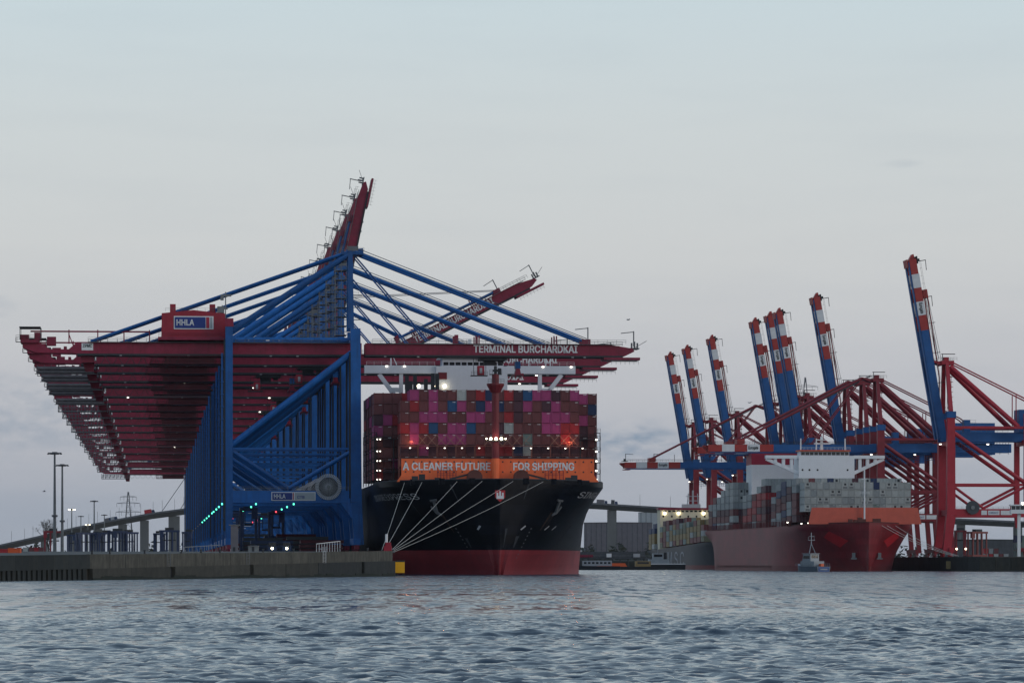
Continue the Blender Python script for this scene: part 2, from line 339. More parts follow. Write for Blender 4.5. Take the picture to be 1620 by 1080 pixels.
# wall panels along the quay end: upper course, lower protruding course, sheet piling further on
def panel(px0, px1, z0f, z1f, o0, o1, mat_, nm, gap=.06):
    (a, ta), (b_, tb) = wall_pt(px0, o0), wall_pt(px1, o0); (c, _), (d, _) = wall_pt(px0, o1), wall_pt(px1, o1)
    e = (b_-a)/np.linalg.norm(b_-a)*gap; a = a+e; b_ = b_-e; c = c+e; d = d-e
    za0, zb0, za1, zb1 = z0f(ta), z0f(tb), z1f(ta), z1f(tb); m = MB()
    m.add([(*a, za0), (*b_, zb0), (*d, zb0), (*c, za0), (*a, za1), (*b_, zb1), (*d, zb1), (*c, za1)],
          [(0, 3, 2, 1), (4, 5, 6, 7), (0, 1, 5, 4), (1, 2, 6, 5), (2, 3, 7, 6), (3, 0, 4, 7)])
    return m.build(nm, mat_, quay_o)
zmid = lambda t: wall_z(t)-2.5+.25*t
zlow = lambda t: -1.5
x = 138
while x < 619:
    wdt = random.choice((24, 30, 34, 28)); x1 = min(619, x+wdt)
    panel(x, x1, zmid, lambda t, j=random.uniform(-.03, .05): wall_z(t)+j, -.2, .25+random.uniform(-.03, .03), 'concrete', 'concrete_panel'); x = x1
for x0, x1 in ((138, 200), (200, 262), (269, 330), (330, 388), (394, 445), (445, 496), (497, 566), (570, 619)):
    panel(x0, x1, zlow, zmid, -.1, .95+random.uniform(-.05, .05), 'concrete_low' if x0 < 490 else 'concrete_dark', 'concrete_block', .05)
for x0, x1 in ((262, 269), (388, 394), (566, 570)): panel(x0, x1, zlow, lambda t: zmid(t)-.3, -.1, .3, 'dark_steel', 'joint_recess', 0)
for x0, x1 in ((-40, 20), (20, 80), (80, 138)): panel(x0, x1, zmid, wall_z, -.2, .5, 'sheet_pile', 'capping_beam', .03)
x = -40
while x < 136:
    panel(x, x+4.4, zlow, zmid, -.1, .42, 'sheet_pile', 'sheet_pile', 0); panel(x+4.4, x+8.0, zlow, zmid, -.1, .12, 'sheet_pile', 'sheet_pile', 0); x += 8.0
x = 138
while x < 615:        # weed and tide line on the foot of the wall
    wdt = random.uniform(5, 17); hh_ = random.uniform(.25, .75)
    panel(x, min(619, x+wdt), zlow, lambda t, q_=hh_: q_, .9, 1.02+random.uniform(0, .03), 'weed', 'weed_patch', 0); x += wdt
for px in (150, 178, 233, 291, 322, 352, 420, 468, 540, 585):
    (a, ta) = wall_pt(px, -.5); bl_ = thing('bollard', f'small iron bollard on the quay coping, {["first", "second", "third", "fourth", "fifth", "sixth", "seventh", "eighth", "ninth", "tenth"][(150, 178, 233, 291, 322, 352, 420, 468, 540, 585).index(px)]} from the sheet piling', 'bollard', (a[0], a[1], wall_z(ta)+.03), 0, 'bollards along the quay end')
    MB().tube((0, 0, 0), (0, 0, .5), .2, 10, .16).build('post', 'dark_steel', bl_); MB().tube((0, 0, .5), (0, 0, .68), .3, 10, .24).build('cap', 'dark_steel', bl_)
# right quay
E0 = P(1497, 880, 1633); E0.z = 0
EA = math.atan2(810-222, F); ue = Vector((-math.sin(EA), math.cos(EA), 0)); pe = Vector((math.cos(EA), math.sin(EA), 0))
def E(b_, a, z=0): return E0+pe*b_+ue*a+Vector((0, 0, z))
m = MB(); cb = [tuple(E(-3.6, -85, 5.6)), tuple(E(-3.6, 2600, 5.6)), tuple(E(1500, 2600, 5.6)), tuple(E(1500, -85, 5.6))]
vs = cb+[(x, y, -3) for x, y, z in cb]; m.add(vs, [(3, 2, 1, 0)]+[(i, (i+1) % 4, (i+1) % 4+4, i+4) for i in range(4)])
rq = tag(m.build('quay', 'slab'), kind='structure')
for k in range(34):      # dark piling and fender timbers on both faces of the basin corner
    a0 = -85+k*11; m = MB(); cs = [E(-4.3, a0+.1), E(-4.3, a0+10.9), E(-3.55, a0+10.9), E(-3.55, a0+.1)]
    m.add([(*c.xy, -2) for c in cs]+[(*c.xy, 5.4) for c in cs], [(4, 5, 6, 7), (0, 1, 5, 4), (1, 2, 6, 5), (3, 0, 4, 7)][::1]); m.build('sheet_pile', 'sheet_pile', rq)
for k in range(14):
    b0 = -4.3+k*6; m = MB(); cs = [E(b0+.05, -85.8), E(b0+5.95, -85.8), E(b0+5.95, -85.02), E(b0+.05, -85.02)]
    m.add([(*c.xy, -2) for c in cs]+[(*c.xy, 5.3) for c in cs], [(4, 5, 6, 7), (0, 1, 5, 4), (1, 2, 6, 5), (3, 0, 4, 7)]); m.build('sheet_pile', 'sheet_pile', rq)
# land at the basin's head
m = MB(); pts = [P(-900, 892, 3000), P(2500, 892, 3000), P(2500, 892, 12000), P(-900, 892, 12000)]
m.add([(p.x, p.y, 3.5) for p in pts]+[(p.x, p.y, -2) for p in pts], [(0, 1, 2, 3), (0, 4, 5, 1)]); tag(m.build('land', 'land'), kind='structure')

# ================================================================== blue container cranes
def LX(px): return (px-562)/5.7
def LZ(py): return (HY-py)/5.7+CH-QZ
ZB, ZT = LZ(562), LZ(544); XL = LX(362); XB = LX(40); XH = 2.6; XT = LX(1004)
FY = 9.5; GY = 3.3
APX = (LX(553), LZ(399))
def crane_blue(name):
    c = thing(name, '', '')
    bl = 'crane_blue'
    for y in (-FY, FY):
        m = MB(); m.beam((0.6, y, 2.2), (-.2, y, 14), 2.6, 2.4, (0, 1, 0), 3.0, 2.6); m.beam((-.2, y, 14.02), (-.4, y, LZ(523)), 3.0, 2.6, (0, 1, 0), 2.7, 2.4)
        m.build('leg', bl, c)
        m = MB(); m.beam((XL, y, 2.2), (XL, y, 12), 2.0, 1.8, (0, 1, 0)); m.beam((XL, y, 12.02), (XL, y, LZ(521)), 2.0, 1.8, (0, 1, 0)); m.build('leg', bl, c)
        m = MB(); m.box(-2.15, -1.72, y-.9, y+.9, 15, LZ(560)); m.build('trunk_gap_strip', 'dark_steel', c)  # trunking strip coloured dark to read as the shaded gap between legs
        m = MB(); m.box(XL-1.45, XL-1.02, y-.7, y+.7, 6, LZ(540)); m.build('trunk_gap_strip', 'dark_steel', c)
        MB().box(XL-1.1, XL+1.2, y-1, y+1, LZ(521)+.02, LZ(508)).build('leg_cap', 'crane_red', c)
        MB().box(XL+1.02, -1.8, y-.9, y+.9, LZ(796), LZ(777)).build('portal_beam', bl, c)
        MB().prism([(-1.7, LZ(796)), (-4.6, LZ(796)), (-1.2, LZ(822))], y-.7, y+.7).build('gusset', bl, c)
        MB().tube((XL+.7, y*.98, LZ(706)), (-1.4, y*.98, LZ(561)), .92, 10).build('diagonal_brace', bl, c)
        MB().beam((XL+1, y, LZ(711)), (-1.6, y, LZ(711)), .55, .5).build('tie_beam', bl, c)
        for xa in (XL+1, -1.6): MB().tube((xa, y, LZ(716)), (LX(455), y, LZ(774)), .62, 8).build('brace', bl, c)
        MB().rail(XL+1.5, -2.2, y-.9, LZ(777), mi=0).build('handrail', 'steel_grey', c)
        MB().beam((APX[0]+.2, y*.62, LZ(523)+.1), (APX[0], y*.42, APX[1]), 1.5, 1.5, (0, 1, 0), 1.3, 1.3).build('mast', bl, c)
        MB().tube((XL+.5, y*.85, LZ(527)), (APX[0]-.3, y*.42, APX[1]-.8), .74, 9).build('back_strut', bl, c)
        MB().tube((LX(146), y*.36, ZT+.2), (APX[0]-.5, y*.42, APX[1]-.2), .40, 8).build('backstay', bl, c)
        MB().beam((XL, y*.9, ZT+.9), (-.5, y*.9, ZT+.9), .7, .7).build('upper_tie', bl, c)
    for xx, zz in ((0, 2.9), (XL, 2.9)): MB().box(xx-1.0, xx+1.0, -11.5, 11.5, 2.2, 4.0).build('sill_beam', bl, c)
    for xx in (0, XL):
        for y in (-8.3, 8.3):
            m = MB()
            m.box(xx-.6, xx+.6, y-3.6, y+3.6, 1.0, 2.19)
            for k in range(4): m.tube((xx-.4, y-2.8+k*1.9, .45), (xx+.4, y-2.8+k*1.9, .45), .45, 10)
            m.build('bogie', 'crane_red', c)
    for xx in (-.4, XL): MB().box(xx-.9, xx+.9, -8.2, 8.2, ZT+.4, ZT+2.0).build('cross_beam', bl, c)
    for xx in (-.2, XL): MB().box(xx-.8, xx+.8, -8.2, 8.2, LZ(794), LZ(781)).build('cross_beam', bl, c)
    m = MB(); m.box(APX[0]-2.6, APX[0]+3.6, -4.6, 4.6, APX[1]-1.0, APX[1]-.4); m.beam((APX[0]-1, 0, APX[1]), (APX[0]+3.8, 0, APX[1]+.4), 1.4, 1.3)
    m.build('apex_head', bl, c)
    for y in (-4.8, 4.8): MB().rail(APX[0]-2.8, APX[0]+3.8, y, APX[1]-.4, 1.3, 1.4).build('apex_rail', 'grate', c)
    MB().box(APX[0]-.5, APX[0]+2.4, -.9, .9, APX[1]+.3, APX[1]+1.6).build('sheave_housing', 'grate', c)
    # stair tower and platforms on the mast
    m = MB()
    for k in range(9):
        z = ZT+2.2+k*2.55; m.box(APX[0]-4.2, APX[0]-.9, -3.8, 3.4, z, z+.14); m.rail(APX[0]-4.2, APX[0]-1, -3.8, z+.1, 1.0, 1.1, .045)
        m.beam((APX[0]-4.0, -3.4, z), (APX[0]-1.2, -3.4, z+2.5), .7, .12) if k % 2 else m.beam((APX[0]-1.2, -3.4, z), (APX[0]-4.0, -3.4, z+2.5), .7, .12)
    for xx, y in ((-4.1, -3.7), (-4.1, 3.3), (-2.4, -3.7)): m.beam((APX[0]+xx, y, ZT+2), (APX[0]+xx, y, ZT+24), .16)
    m.build('stair_tower', 'steel_grey', c)
    for k in range(4): m = MB(); z = ZT+3+k*3.4; m.box(APX[0]+.8, APX[0]+2.3+k % 2, -5, -3, z, z+.12); m.rail(APX[0]+.8, APX[0]+2.3, -5, z, 1, .8, .04); m.build('ladder_platform', 'grate', c)
    # lift shaft by the water leg
    m = MB(); m.beam((XL-1.9, -FY, 5), (XL-1.9, -FY, ZB), .5, .5)
    for k in range(14): m.box(XL-2.3, XL-1.2, -FY-.7, -FY+.5, 6+k*3.4, 6.16+k*3.4)
    m.build('leg_ladder', 'crane_blue', c)
    # main girder with back reach
    red = 'crane_red'
    m = MB()
    for y in (-GY, GY):
        m.prism([(LX(122), ZB), (XH-1, ZB), (XH-1, ZT), (LX(125), ZT), (LX(112), ZT-2.0), (LX(82), ZT-2.0), (LX(68), ZT-.3), (XB, ZT-.3), (XB, ZB+1.6), (LX(60), ZB+.2)], y-.65, y+.65)
        MB().box(LX(125), XH-1.2, y-1.05, y+1.05, ZB-.55, ZB-.02).build('flange_shade', 'dark_steel', c)  # bottom flange coloured dark to paint in its shadow line
    for k in range(12): xx = LX(60)+k*8.1; m.box(xx-.4, xx+.4, -GY+.66, GY-.66, ZB+.8, ZB+2.0)
    m.build('main_girder', red, c)
    m = MB()
    for y in (-GY-1.3, GY+1.3):
        m.rail(LX(142), XL-4, y, ZT+.05, 1.2, 2.5, .05); m.rail(XL+2, -2, y, ZT+.05, 1.2, 2.5, .05)
        m.box(LX(142), -1, y-.5, y+.5, ZT-.12, ZT+.02)
    m.build('walkway', 'grate', c)
    m = MB(); zp = LZ(527); m.beam((LX(52), -1.5, zp), (LX(238), -1.5, zp), .42, .42)
    for px in (112, 157, 198, 238): m.beam((LX(px), -1.5, ZT-.4), (LX(px), -1.5, zp+.5), .32)
    m.beam((LX(112), -1.5, zp-.8), (LX(120), -1.5, ZT-1.5), .25); m.build('service_rail', red, c)
    m = MB(); m.box(LX(37), LX(66), -5, 5, LZ(546), LZ(541)); m.box(LX(36), LX(50), -4.5, -1.5, LZ(541)+.02, LZ(533)); m.box(LX(58), LX(68), -2.6, 2.6, LZ(541)+.02, LZ(529)); m.box(LX(78), LX(92), -3.8, -1.2, LZ(550), LZ(536))
    m.build('winch_platform', red, c)
    m = MB(); m.rail(LX(30), LX(66), -5.1, LZ(541), 1.2, 1.2); m.rail(LX(30), LX(66), 5.1, LZ(541), 1.2, 1.2)
    for px in (36, 68):
        for y in (-4.6, 4.6): m.beam((LX(px), y, LZ(541)), (LX(px), y, LZ(521)), .16)
    m.box(LX(35), LX(68), -4.7, 4.7, LZ(522), LZ(520.5)); m.beam((LX(30), -5, LZ(545)), (LX(37), -5, LZ(545)), .2); m.beam((LX(30), -5, LZ(545)), (LX(30), -5, LZ(538)), .2)
    m.build('end_gantry', 'dark_steel', c)
    # cable festoon tray under the back reach and chute
    m = MB(); m.tube((LX(52), -GY-1.4, ZB-1.45), (LX(150), -GY-1.4, ZB-1.45), .55, 10); m.tube((LX(52), -GY-1.4, ZB-2.5), (LX(146), -GY-1.4, ZB-2.5), .4, 10); m.tube((LX(55), GY+1.4, ZB-2.0), (LX(148), GY+1.4, ZB-2.0), .8, 10); m.box(LX(50), LX(152), -GY-2.2, -GY-.8, ZB-3.1, ZB-2.95)
    for k in range(9): xx = LX(54)+k*2.0; m.beam((xx, -GY-1.95, ZB-3.1), (xx, -GY-1.95, ZB-.4), .14)
    m.build('festoon_tray', 'tray', c)
    m = MB()
    for k in range(7):
        x0 = LX(150)+k*3.4; pts = [(x0+3.4*i/6, -GY-1.4, ZB-.5-2.6*math.sin(math.pi*i/6)) for i in range(7)]; m.path(pts, .07, 4)
    m.build('festoon_cable', 'dark_steel', c)
    m = MB()
    for y in (-GY-2.2, GY+2.2):
        for z in (ZB-2.7, ZB-1.6, ZB-.6): m.beam((LX(238), y, z), (LX(352), y, z), .16)
        for k in range(13): xx = LX(238)+k*1.66; m.beam((xx, y, ZB-2.7), (xx+(.0 if k % 2 else .9), y, ZB-.5), .13)
    m.box(LX(238), LX(352), -GY-2.1, GY+2.1, ZB-2.85, ZB-2.6); m.build('shade_lattice', 'crane_red_dark', c); MB().box(LX(262), LX(340), -GY+.7, GY-.7, ZB-2.5, ZB-.5).build('shade_box', 'crane_red_dark', c)  # dark lattice and box added to paint in shade below the machine house
    m = MB(); m.prism([(LX(130), ZB-.3), (LX(152), ZB-.3), (LX(150), ZB-4.6), (LX(137), ZB-4.6)], GY+1.0, GY+3.0); m.box(LX(131), LX(151), -GY+.8, GY-.8, ZB-2.4, ZB-.4); m.build('end_frame', red, c)
    o = MB().box(LX(132), LX(150), -GY-.72, -GY-.66, LZ(557), LZ(546)).build('maker_plate', 'white_paint', c)
    text('ZPMC', 2.6, .9, 'dark_steel', o, (LX(141), -GY-.74, LZ(550)), bold=.022)
    # machine house
    x0, x1, z0, z1 = LX(257), LX(356), LZ(536), LZ(499)
    h = MB().prism([(x0, z0), (x1, z0), (x1, z1), ((x0+x1)/2, z1+.9), (x0, z1)], -6, 6).build('machine_house', 'crane_red_bright', c)
    MB().box(x0-1, x1+.3, -6.6, 6.6, ZT+.55, z0-.02).build('house_deck', red, c)
    for a in (270, 332): MB().box(LX(a), LX(a+9), -4, -1.6, z1-.2, LZ(484)).build('vent_stack', 'crane_red_bright', c)
    MB().rail(x0-.8, x1, -6.5, z0, 1.1, 1.5, .05).build('handrail', 'crane_red', c)
    m = MB(); m.rail(x0+1, x1-1, -4, z1+.6, 1, 2, .035); m.build('roof_rail', 'steel_grey', h)
    sg = MB().box(LX(276), LX(338), -6.12, -6.02, LZ(524), LZ(503.5)).build('sign', 'letter_white', h)
    MB().box(LX(277.5), LX(325.5), -6.2, -6.13, LZ(522.4), LZ(505.1)).build('sign_panel', 'sign_blue', h)
    MB().box(LX(326.5), LX(331.5), -6.2, -6.13, LZ(522.4), LZ(505.1)).build('sign_stripe', 'sign_red', h)
    MB().box(LX(333), LX(336), -6.2, -6.13, LZ(522.4), LZ(505.1)).build('sign_stripe', 'sign_grey', h)
    text('HHLA', 4.9, 1.7, 'letter_white', h, (LX(294), -6.22, LZ(513.5)), outline=.028, res=1)
    # status lamp mast behind the house
    m = MB(); m.beam((LX(357), -5, ZT+1), (LX(357), -5, LZ(465)), .28); m.box(LX(350), LX(366), -5.4, -4.4, LZ(472), LZ(469)); m.box(LX(349), LX(354), -5.6, -4.4, LZ(478), LZ(471)); m.box(LX(344), LX(355), -6, -4, LZ(498), LZ(488)); m.build('lamp_mast', 'steel_grey', c)
    # portal sign
    m = MB().box(LX(428), LX(497), -FY-1.06, -FY-.92, LZ(792.5), LZ(779)).build('portal_sign', 'letter_white', c)
    MB().box(LX(429.3), LX(460.5), -FY-1.14, -FY-1.07, LZ(791.3), LZ(780.2)).build('sign_panel', 'sign_blue', m)
    MB().box(LX(464.5), LX(495.8), -FY-1.14, -FY-1.07, LZ(791.3), LZ(780.2)).build('sign_panel', 'sign_grey', m)
    MB().box(LX(461.5), LX(462.9), -FY-1.14, -FY-1.07, LZ(791.3), LZ(780.2)).build('sign_stripe', 'sign_red', m)
    text('HHLA', 3.2, 1.2, 'letter_white', m, (LX(441), -FY-1.17, LZ(785.8)), outline=.028, res=1)
    text('CTB', 2.0, .75, 'sign_blue', m, (LX(474), -FY-1.16, LZ(787)), bold=.016)
    # cable reel: spoked ring
    cx, cz, r = LX(517), LZ(771), 20.5/5.7; m = MB(); k = 44
    for i in range(k):
        a0 = 2*math.pi*i/k; a1 = a0+2*math.pi/k*.72
        q = [(cx+rr*math.cos(a), cz+rr*math.sin(a)) for rr, a in ((r*.74, a0), (r, a0), (r, a1), (r*.74, a1))]
        m.add([(x_, -FY-1.5, z_) for x_, z_ in q]+[(x_, -FY-1.3, z_) for x_, z_ in q], [(0, 1, 2, 3), (7, 6, 5, 4), (0, 4, 5, 1), (1, 5, 6, 2), (2, 6, 7, 3), (3, 7, 4, 0)])
    o = m.build('cable_reel', 'letter_grey', c)
    m = MB()
    for i in range(40):
        a0 = 2*math.pi*i/40; m.beam((cx+.5*math.cos(a0), -FY-1.45, cz+.5*math.sin(a0)), (cx+r*.74*math.cos(a0), -FY-1.45, cz+r*.74*math.sin(a0)), .05, .08)
    m.build('reel_spoke', 'letter_grey', o)
    MB().tube((cx, -FY-1.25, cz), (cx, -FY-.95, cz), r*.73, 32).build('reel_disc', 'dark_steel', o)
    MB().tube((cx, -FY-1.75, cz), (cx, -FY-1.2, cz), .55, 12).build('reel_hub', 'steel_grey', o)
    # lamps
    for px in (193, 299, 428, 470): MB().box(LX(px)-.32, LX(px)+.32, -GY-1.7, -GY-1.0, ZB-.70, ZB-.42).build('floodlight', 'lamp_white', c)
    for px, mt in ((351, 'lamp_green'), (404, 'lamp_green'), (463, 'lamp_green')):
        MB().box(LX(px)-.2, LX(px)+.2, -FY-.4, -FY+.2, LZ(796)-.55, LZ(796)-.12).build('status_lamp', mt, c)
    # machinery on the underside, cab and trolley for cranes at rest
    m = MB()
    for y in (-3.4, 3.4): m.box(-16, -8.4, y-.25, y+.25, ZB-1.3, ZB-.8); m.rail(-16.5, -8, y*1.1, ZB-1.9, 1.0, 1.1, .06)
    for xx in (-15.6, -12, -8.8): m.box(xx-.2, xx+.2, -3.14, 3.14, ZB-1.25, ZB-.85)
    m.box(-14.6, -11.4, -2, 2, ZB-2.6, ZB-1.3); m.box(-10.6, -9.2, -1.4, 1.4, ZB-2.1, ZB-1.3); m.build('trolley', 'dark_steel', c)
    oc = MB().box(-16.6, -14.7, -3.2, -1.0, ZB-5.4, ZB-2.9).build('operator_cab', 'crane_red_bright', c)
    MB().box(-16.0, -15.3, -3.27, -3.21, ZB-5.0, ZB-3.5).build('cab_window', 'letter_grey', oc)
    m = MB(); m.box(-18.4, -13.8, -3.8, -.6, ZB-5.75, ZB-5.5); m.rail(-18.4, -13.8, -3.8, ZB-5.5, 1.0, .9, .05); [m.beam((xx, -2, ZB-5.5), (xx, -2, ZB-.9), .14) for xx in (-17.6, -14.2)]; m.build('cab_platform', 'dark_steel', oc)
    m = MB(); m.box(-6.2, -3.8, -6, 6, ZB-5.6, ZB-5.1); [m.box(xx-.15, xx+.15, yy-.15, yy+.15, ZB-6.1, ZB-5.61) for xx in (-6.0, -4.0) for yy in (-5.8, 5.8)]; m.prism([(-5.8, ZB-5.09), (-4.2, ZB-5.09), (-4.5, ZB-3.6), (-5.5, ZB-3.6)], -2, 2)
    sp = m.build('spreader', 'crane_red', c); MB().box(-5.7, -4.3, -1.8, 1.8, ZB-3.55, ZB-1.6).build('headblock', 'crane_blue', sp)
    m = MB(); [m.beam((xx, yy, ZB-1.6), (xx, yy, ZB-.6), .07) for xx in (-5.5, -4.5) for yy in (-1.5, 1.5)]; m.box(-6, -4, -3, 3, ZB-.6, ZB-.4); m.build('hoist_rope', 'dark_steel', sp)
    # boom, pivoting at the hinge
    m = MB(); zt, zb = ZT-.0, ZB
    for y in (-GY, GY):
        m.prism([(0, zb), (LX(990)-XH, zb), (XT-XH, zb+1.2), (XT-XH-.5, zb+2.0), (LX(962)-XH, zt), (0, zt)], y-.6, y+.6)
        m.box(0, LX(985)-XH, y-1, y+1, zb-.5, zb-.02, 1)  # boom flange, dark slot: shadow line put into the colour
        m.box(LX(922)-XH-.3, LX(934)-XH, y-.5, y+.5, zt+.02, LZ(536)); m.box(LX(718)-XH, LX(724)-XH, y-.5, y+.5, zt+.02, LZ(530))
        for px in (628, 752, 757, 876, 880): m.beam((LX(px)-XH, y, zt), (LX(px)-XH, y, LZ(531)), .35)
    for k in range(10): xx = 3+k*7.4; m.box(xx-.4, xx+.4, -GY+.61, GY-.61, zb+.8, zb+1.9)
    m.box(LX(955)-XH, XT-XH+1.5, -GY-1.2, GY+1.2, zb-1.2, zb-.5)
    piv = Vector((XH, 0, ZB+1.0))
    for i, (a_, b2, c_) in enumerate(m.v): m.v[i] = (a_, b2, c_-piv.z)
    bo = ob('boom', m.mesh('boom', [red, 'dark_steel']), c, piv)
    z0 = ZT-piv.z; m = MB()
    for y in (-GY-1, GY+1): m.rail(2, LX(990)-XH, y, z0, 1.2, 2.6, .05); m.box(2, LX(985)-XH, y-.45, y+.45, z0-.15, z0-.02)
    for px, hh in ((930, 5.2), (1003, 4.2)): m.beam((LX(px)-XH, -GY, z0-.5), (LX(px)-XH, -GY, z0+hh-.5), .3); m.beam((LX(px)-XH, -GY, z0+hh-.7), (LX(px)-XH-3.6, -GY, z0+hh-1.1), .22)
    m.beam((XT-XH, -2, z0-1), (XT-XH+3.6, -2, z0+1.1), .14); m.box(XT-XH-1, XT-XH+1.5, -3, 3, z0-1.2, z0-.9)
    for k in range(3): m.box(XT-XH-.8+k*.8, XT-XH-.4+k*.8, -2.4, -1.6, z0-.9, z0+.5+.4*(k % 2))
    m.rail(LX(960)-XH, XT-XH+1, -GY-1.3, ZB-1.2-piv.z-1.3, 1.2, 1.2, .05)
    m.build('boom_walkway', 'grate', bo)
    text('TERMINAL BURCHARDKAI', (913-748)/5.7, 12.2/5.7, 'letter_white', bo, (LX(830.5)-XH, -GY-.66, LZ(552)-piv.z), bold=.022)
    for px in (608, 660, 905, 924): MB().box(LX(px)-XH-.32, LX(px)-XH+.32, -GY-1.7, -GY-1.0, ZB-.70-piv.z, ZB-.42-piv.z).build('floodlight', 'lamp_white', bo)
    return c
def crane_stays(c, ang):
    piv = Vector((XH, 0, ZB+1.0)); ca, sa = math.cos(ang), math.sin(ang)
    def bp(x, z): return (piv.x+x*ca-z*sa, piv.z+x*sa+z*ca)
    z0 = ZT-piv.z+.8
    for y in (-1, 1):
        for xo, r in ((LX(923)-XH, .41), (LX(676)-XH, .22)):
            a = (APX[0]+1.4, y*GY*1.1, APX[1]-(.2 if r > .3 else 1.4)); e = bp(xo, z0)
            if ang < .01:
                MB().tube(a, (e[0], y*GY, e[1]), r, 7).build('forestay', 'crane_blue', c)
                if r > .3: MB().tube((a[0]+1.5, a[1], a[2]+.6), (e[0]+1, y*GY*.8, e[1]+.8), .10, 4).build('hoist_rope', 'cable_grey', c)
            else:
                f = bp(xo*.44, z0+.7); m = MB(); m.tube((f[0], y*GY, f[1]), (e[0], y*GY, e[1]), r, 7); m.tube(a, (f[0], y*GY, f[1]), r, 7); m.build('forestay', 'crane_blue', c)
                if r > .3: MB().tube((a[0]+1.5, a[1], a[2]+.6), (e[0], y*GY*.8, e[1]+.6), .10, 4).build('hoist_rope', 'cable_grey', c)
SL = [1, .952, .913, .872, .848, .800, .766, .733, .700, .664, .632, .597, .563, .530, .497, .463, .430]
ORD = ['first', 'second', 'third', 'fourth', 'fifth', 'sixth', 'seventh', 'eighth', 'ninth', 'tenth', 'eleventh', 'twelfth', 'thirteenth', 'fourteenth', 'fifteenth', 'sixteenth', 'seventeenth']
ORD2 = ORD+['eighteenth', 'nineteenth', 'twentieth', 'twenty-first', 'twenty-second', 'twenty-third', 'twenty-fourth']
TIER = ['top tier']+[f'{o} tier down' for o in ORD[1:]]
proto = crane_blue('container_crane')
cranes = [proto]+[copy_tree(proto) for _ in SL[1:]]
for i, (c, s) in enumerate(zip(cranes, SL)):
    d = 1140/s; a = (d-1140)/math.cos(AX); ang = R(0 if i < 4 else 27 if i == 4 else 78.5)
    p = Q(0, a); c.location = (p.x, p.y, QZ); c.rotation_euler = (0, 0, AX)
    crane_stays(c, ang)
    for ch in c.children:
        nmb = ch.name.split('.')[0]
        if nmb in ('shade_lattice', 'shade_box') and i: ch.location.x = ((i*37) % 17-8)*.25
        if nmb == 'boom': ch.rotation_euler = (0, -ang, 0)
        if nmb == 'boom' and i > 4:
            for g_ in list(ch.children):
                if g_.name.startswith('lettering'): bpy.data.objects.remove(g_)
        if i == 0 and nmb in ('trolley', 'operator_cab', 'spreader'): ch.location.x = {'trolley': 50.4, 'operator_cab': 50.4, 'spreader': 50.2}[nmb]
        elif nmb in ('trolley', 'operator_cab', 'spreader'): ch.location.x = {1: 2, 2: -9, 3: 8}.get(i, -4+(i*7) % 15)
    st = 'boom lowered over the ship' if i < 4 else 'boom half raised' if i == 4 else 'boom raised'
    lab = f'blue and crimson gantry crane, {ORD[i]} from the quay end, {st}'
    tag(c, lab, 'gantry crane', 'blue gantry cranes along the quay')
# beyond the sixth crane the cable trays give way to open lattice landings
lat = MB()
for y in (-4.6, 4.6):
    for z in (ZB-3.0, ZB-1.6, ZB-.4): lat.beam((LX(48), y, z), (LX(150), y, z), .2)
    for k in range(16): xx = LX(48)+k*1.19; lat.beam((xx, y, ZB-3.0), (xx, y, ZB+.4), .14)
    for k in range(8): xx = LX(48)+k*2.38; lat.beam((xx, y, ZB-3.0), (xx+1.19, y, ZB-.4), .14)
for k in range(9): xx = LX(48)+k*2.2; lat.box(xx-.1, xx+.1, -4.5, 4.5, ZB-3.1, ZB-2.9)
lat_me = lat.mesh('lattice_landing', 'cable_grey')
for i, c in enumerate(cranes):
    for ch in list(c.children):
        if ch.name.startswith('festoon_tray') and (i == 0 or i > 5): bpy.data.objects.remove(ch)
    if i > 5: ob('lattice_landing', lat_me, c)
# some status lamps further along show red, many floodlights are off
lr = {}; mat('lamp_off', (.25, .25, .26), .3)
fl_off = {}
for i, c in enumerate(cranes):
    k = 0
    for ch in list(c.children)+[g for b_ in c.children if b_.name.startswith('boom') for g in b_.children]:
        if ch.name.startswith('floodlight') and (random.random() < .85 or i == 0):
            if ch.data.name not in fl_off: me = ch.data.copy(); me.materials[0] = MATS['lamp_off']; fl_off[ch.data.name] = me
            ch.data = fl_off[ch.data.name]
        if ch.name.startswith('status_lamp'):
            if i > 8 or (i in (2, 5) and k == 1):
                if ch.data.name not in fl_off: me = ch.data.copy(); me.materials[0] = MATS['lamp_off']; fl_off[ch.data.name] = me
                ch.data = fl_off[ch.data.name]; k += 1; continue
            if (k == 1 and i in (5, 6)) or (k == 2 and i in (3, 4, 7, 8)) :
                if ch.data.name not in lr: me = ch.data.copy(); me.materials[0] = MATS['lamp_red']; lr[ch.data.name] = me
                ch.data = lr[ch.data.name]
            k += 1

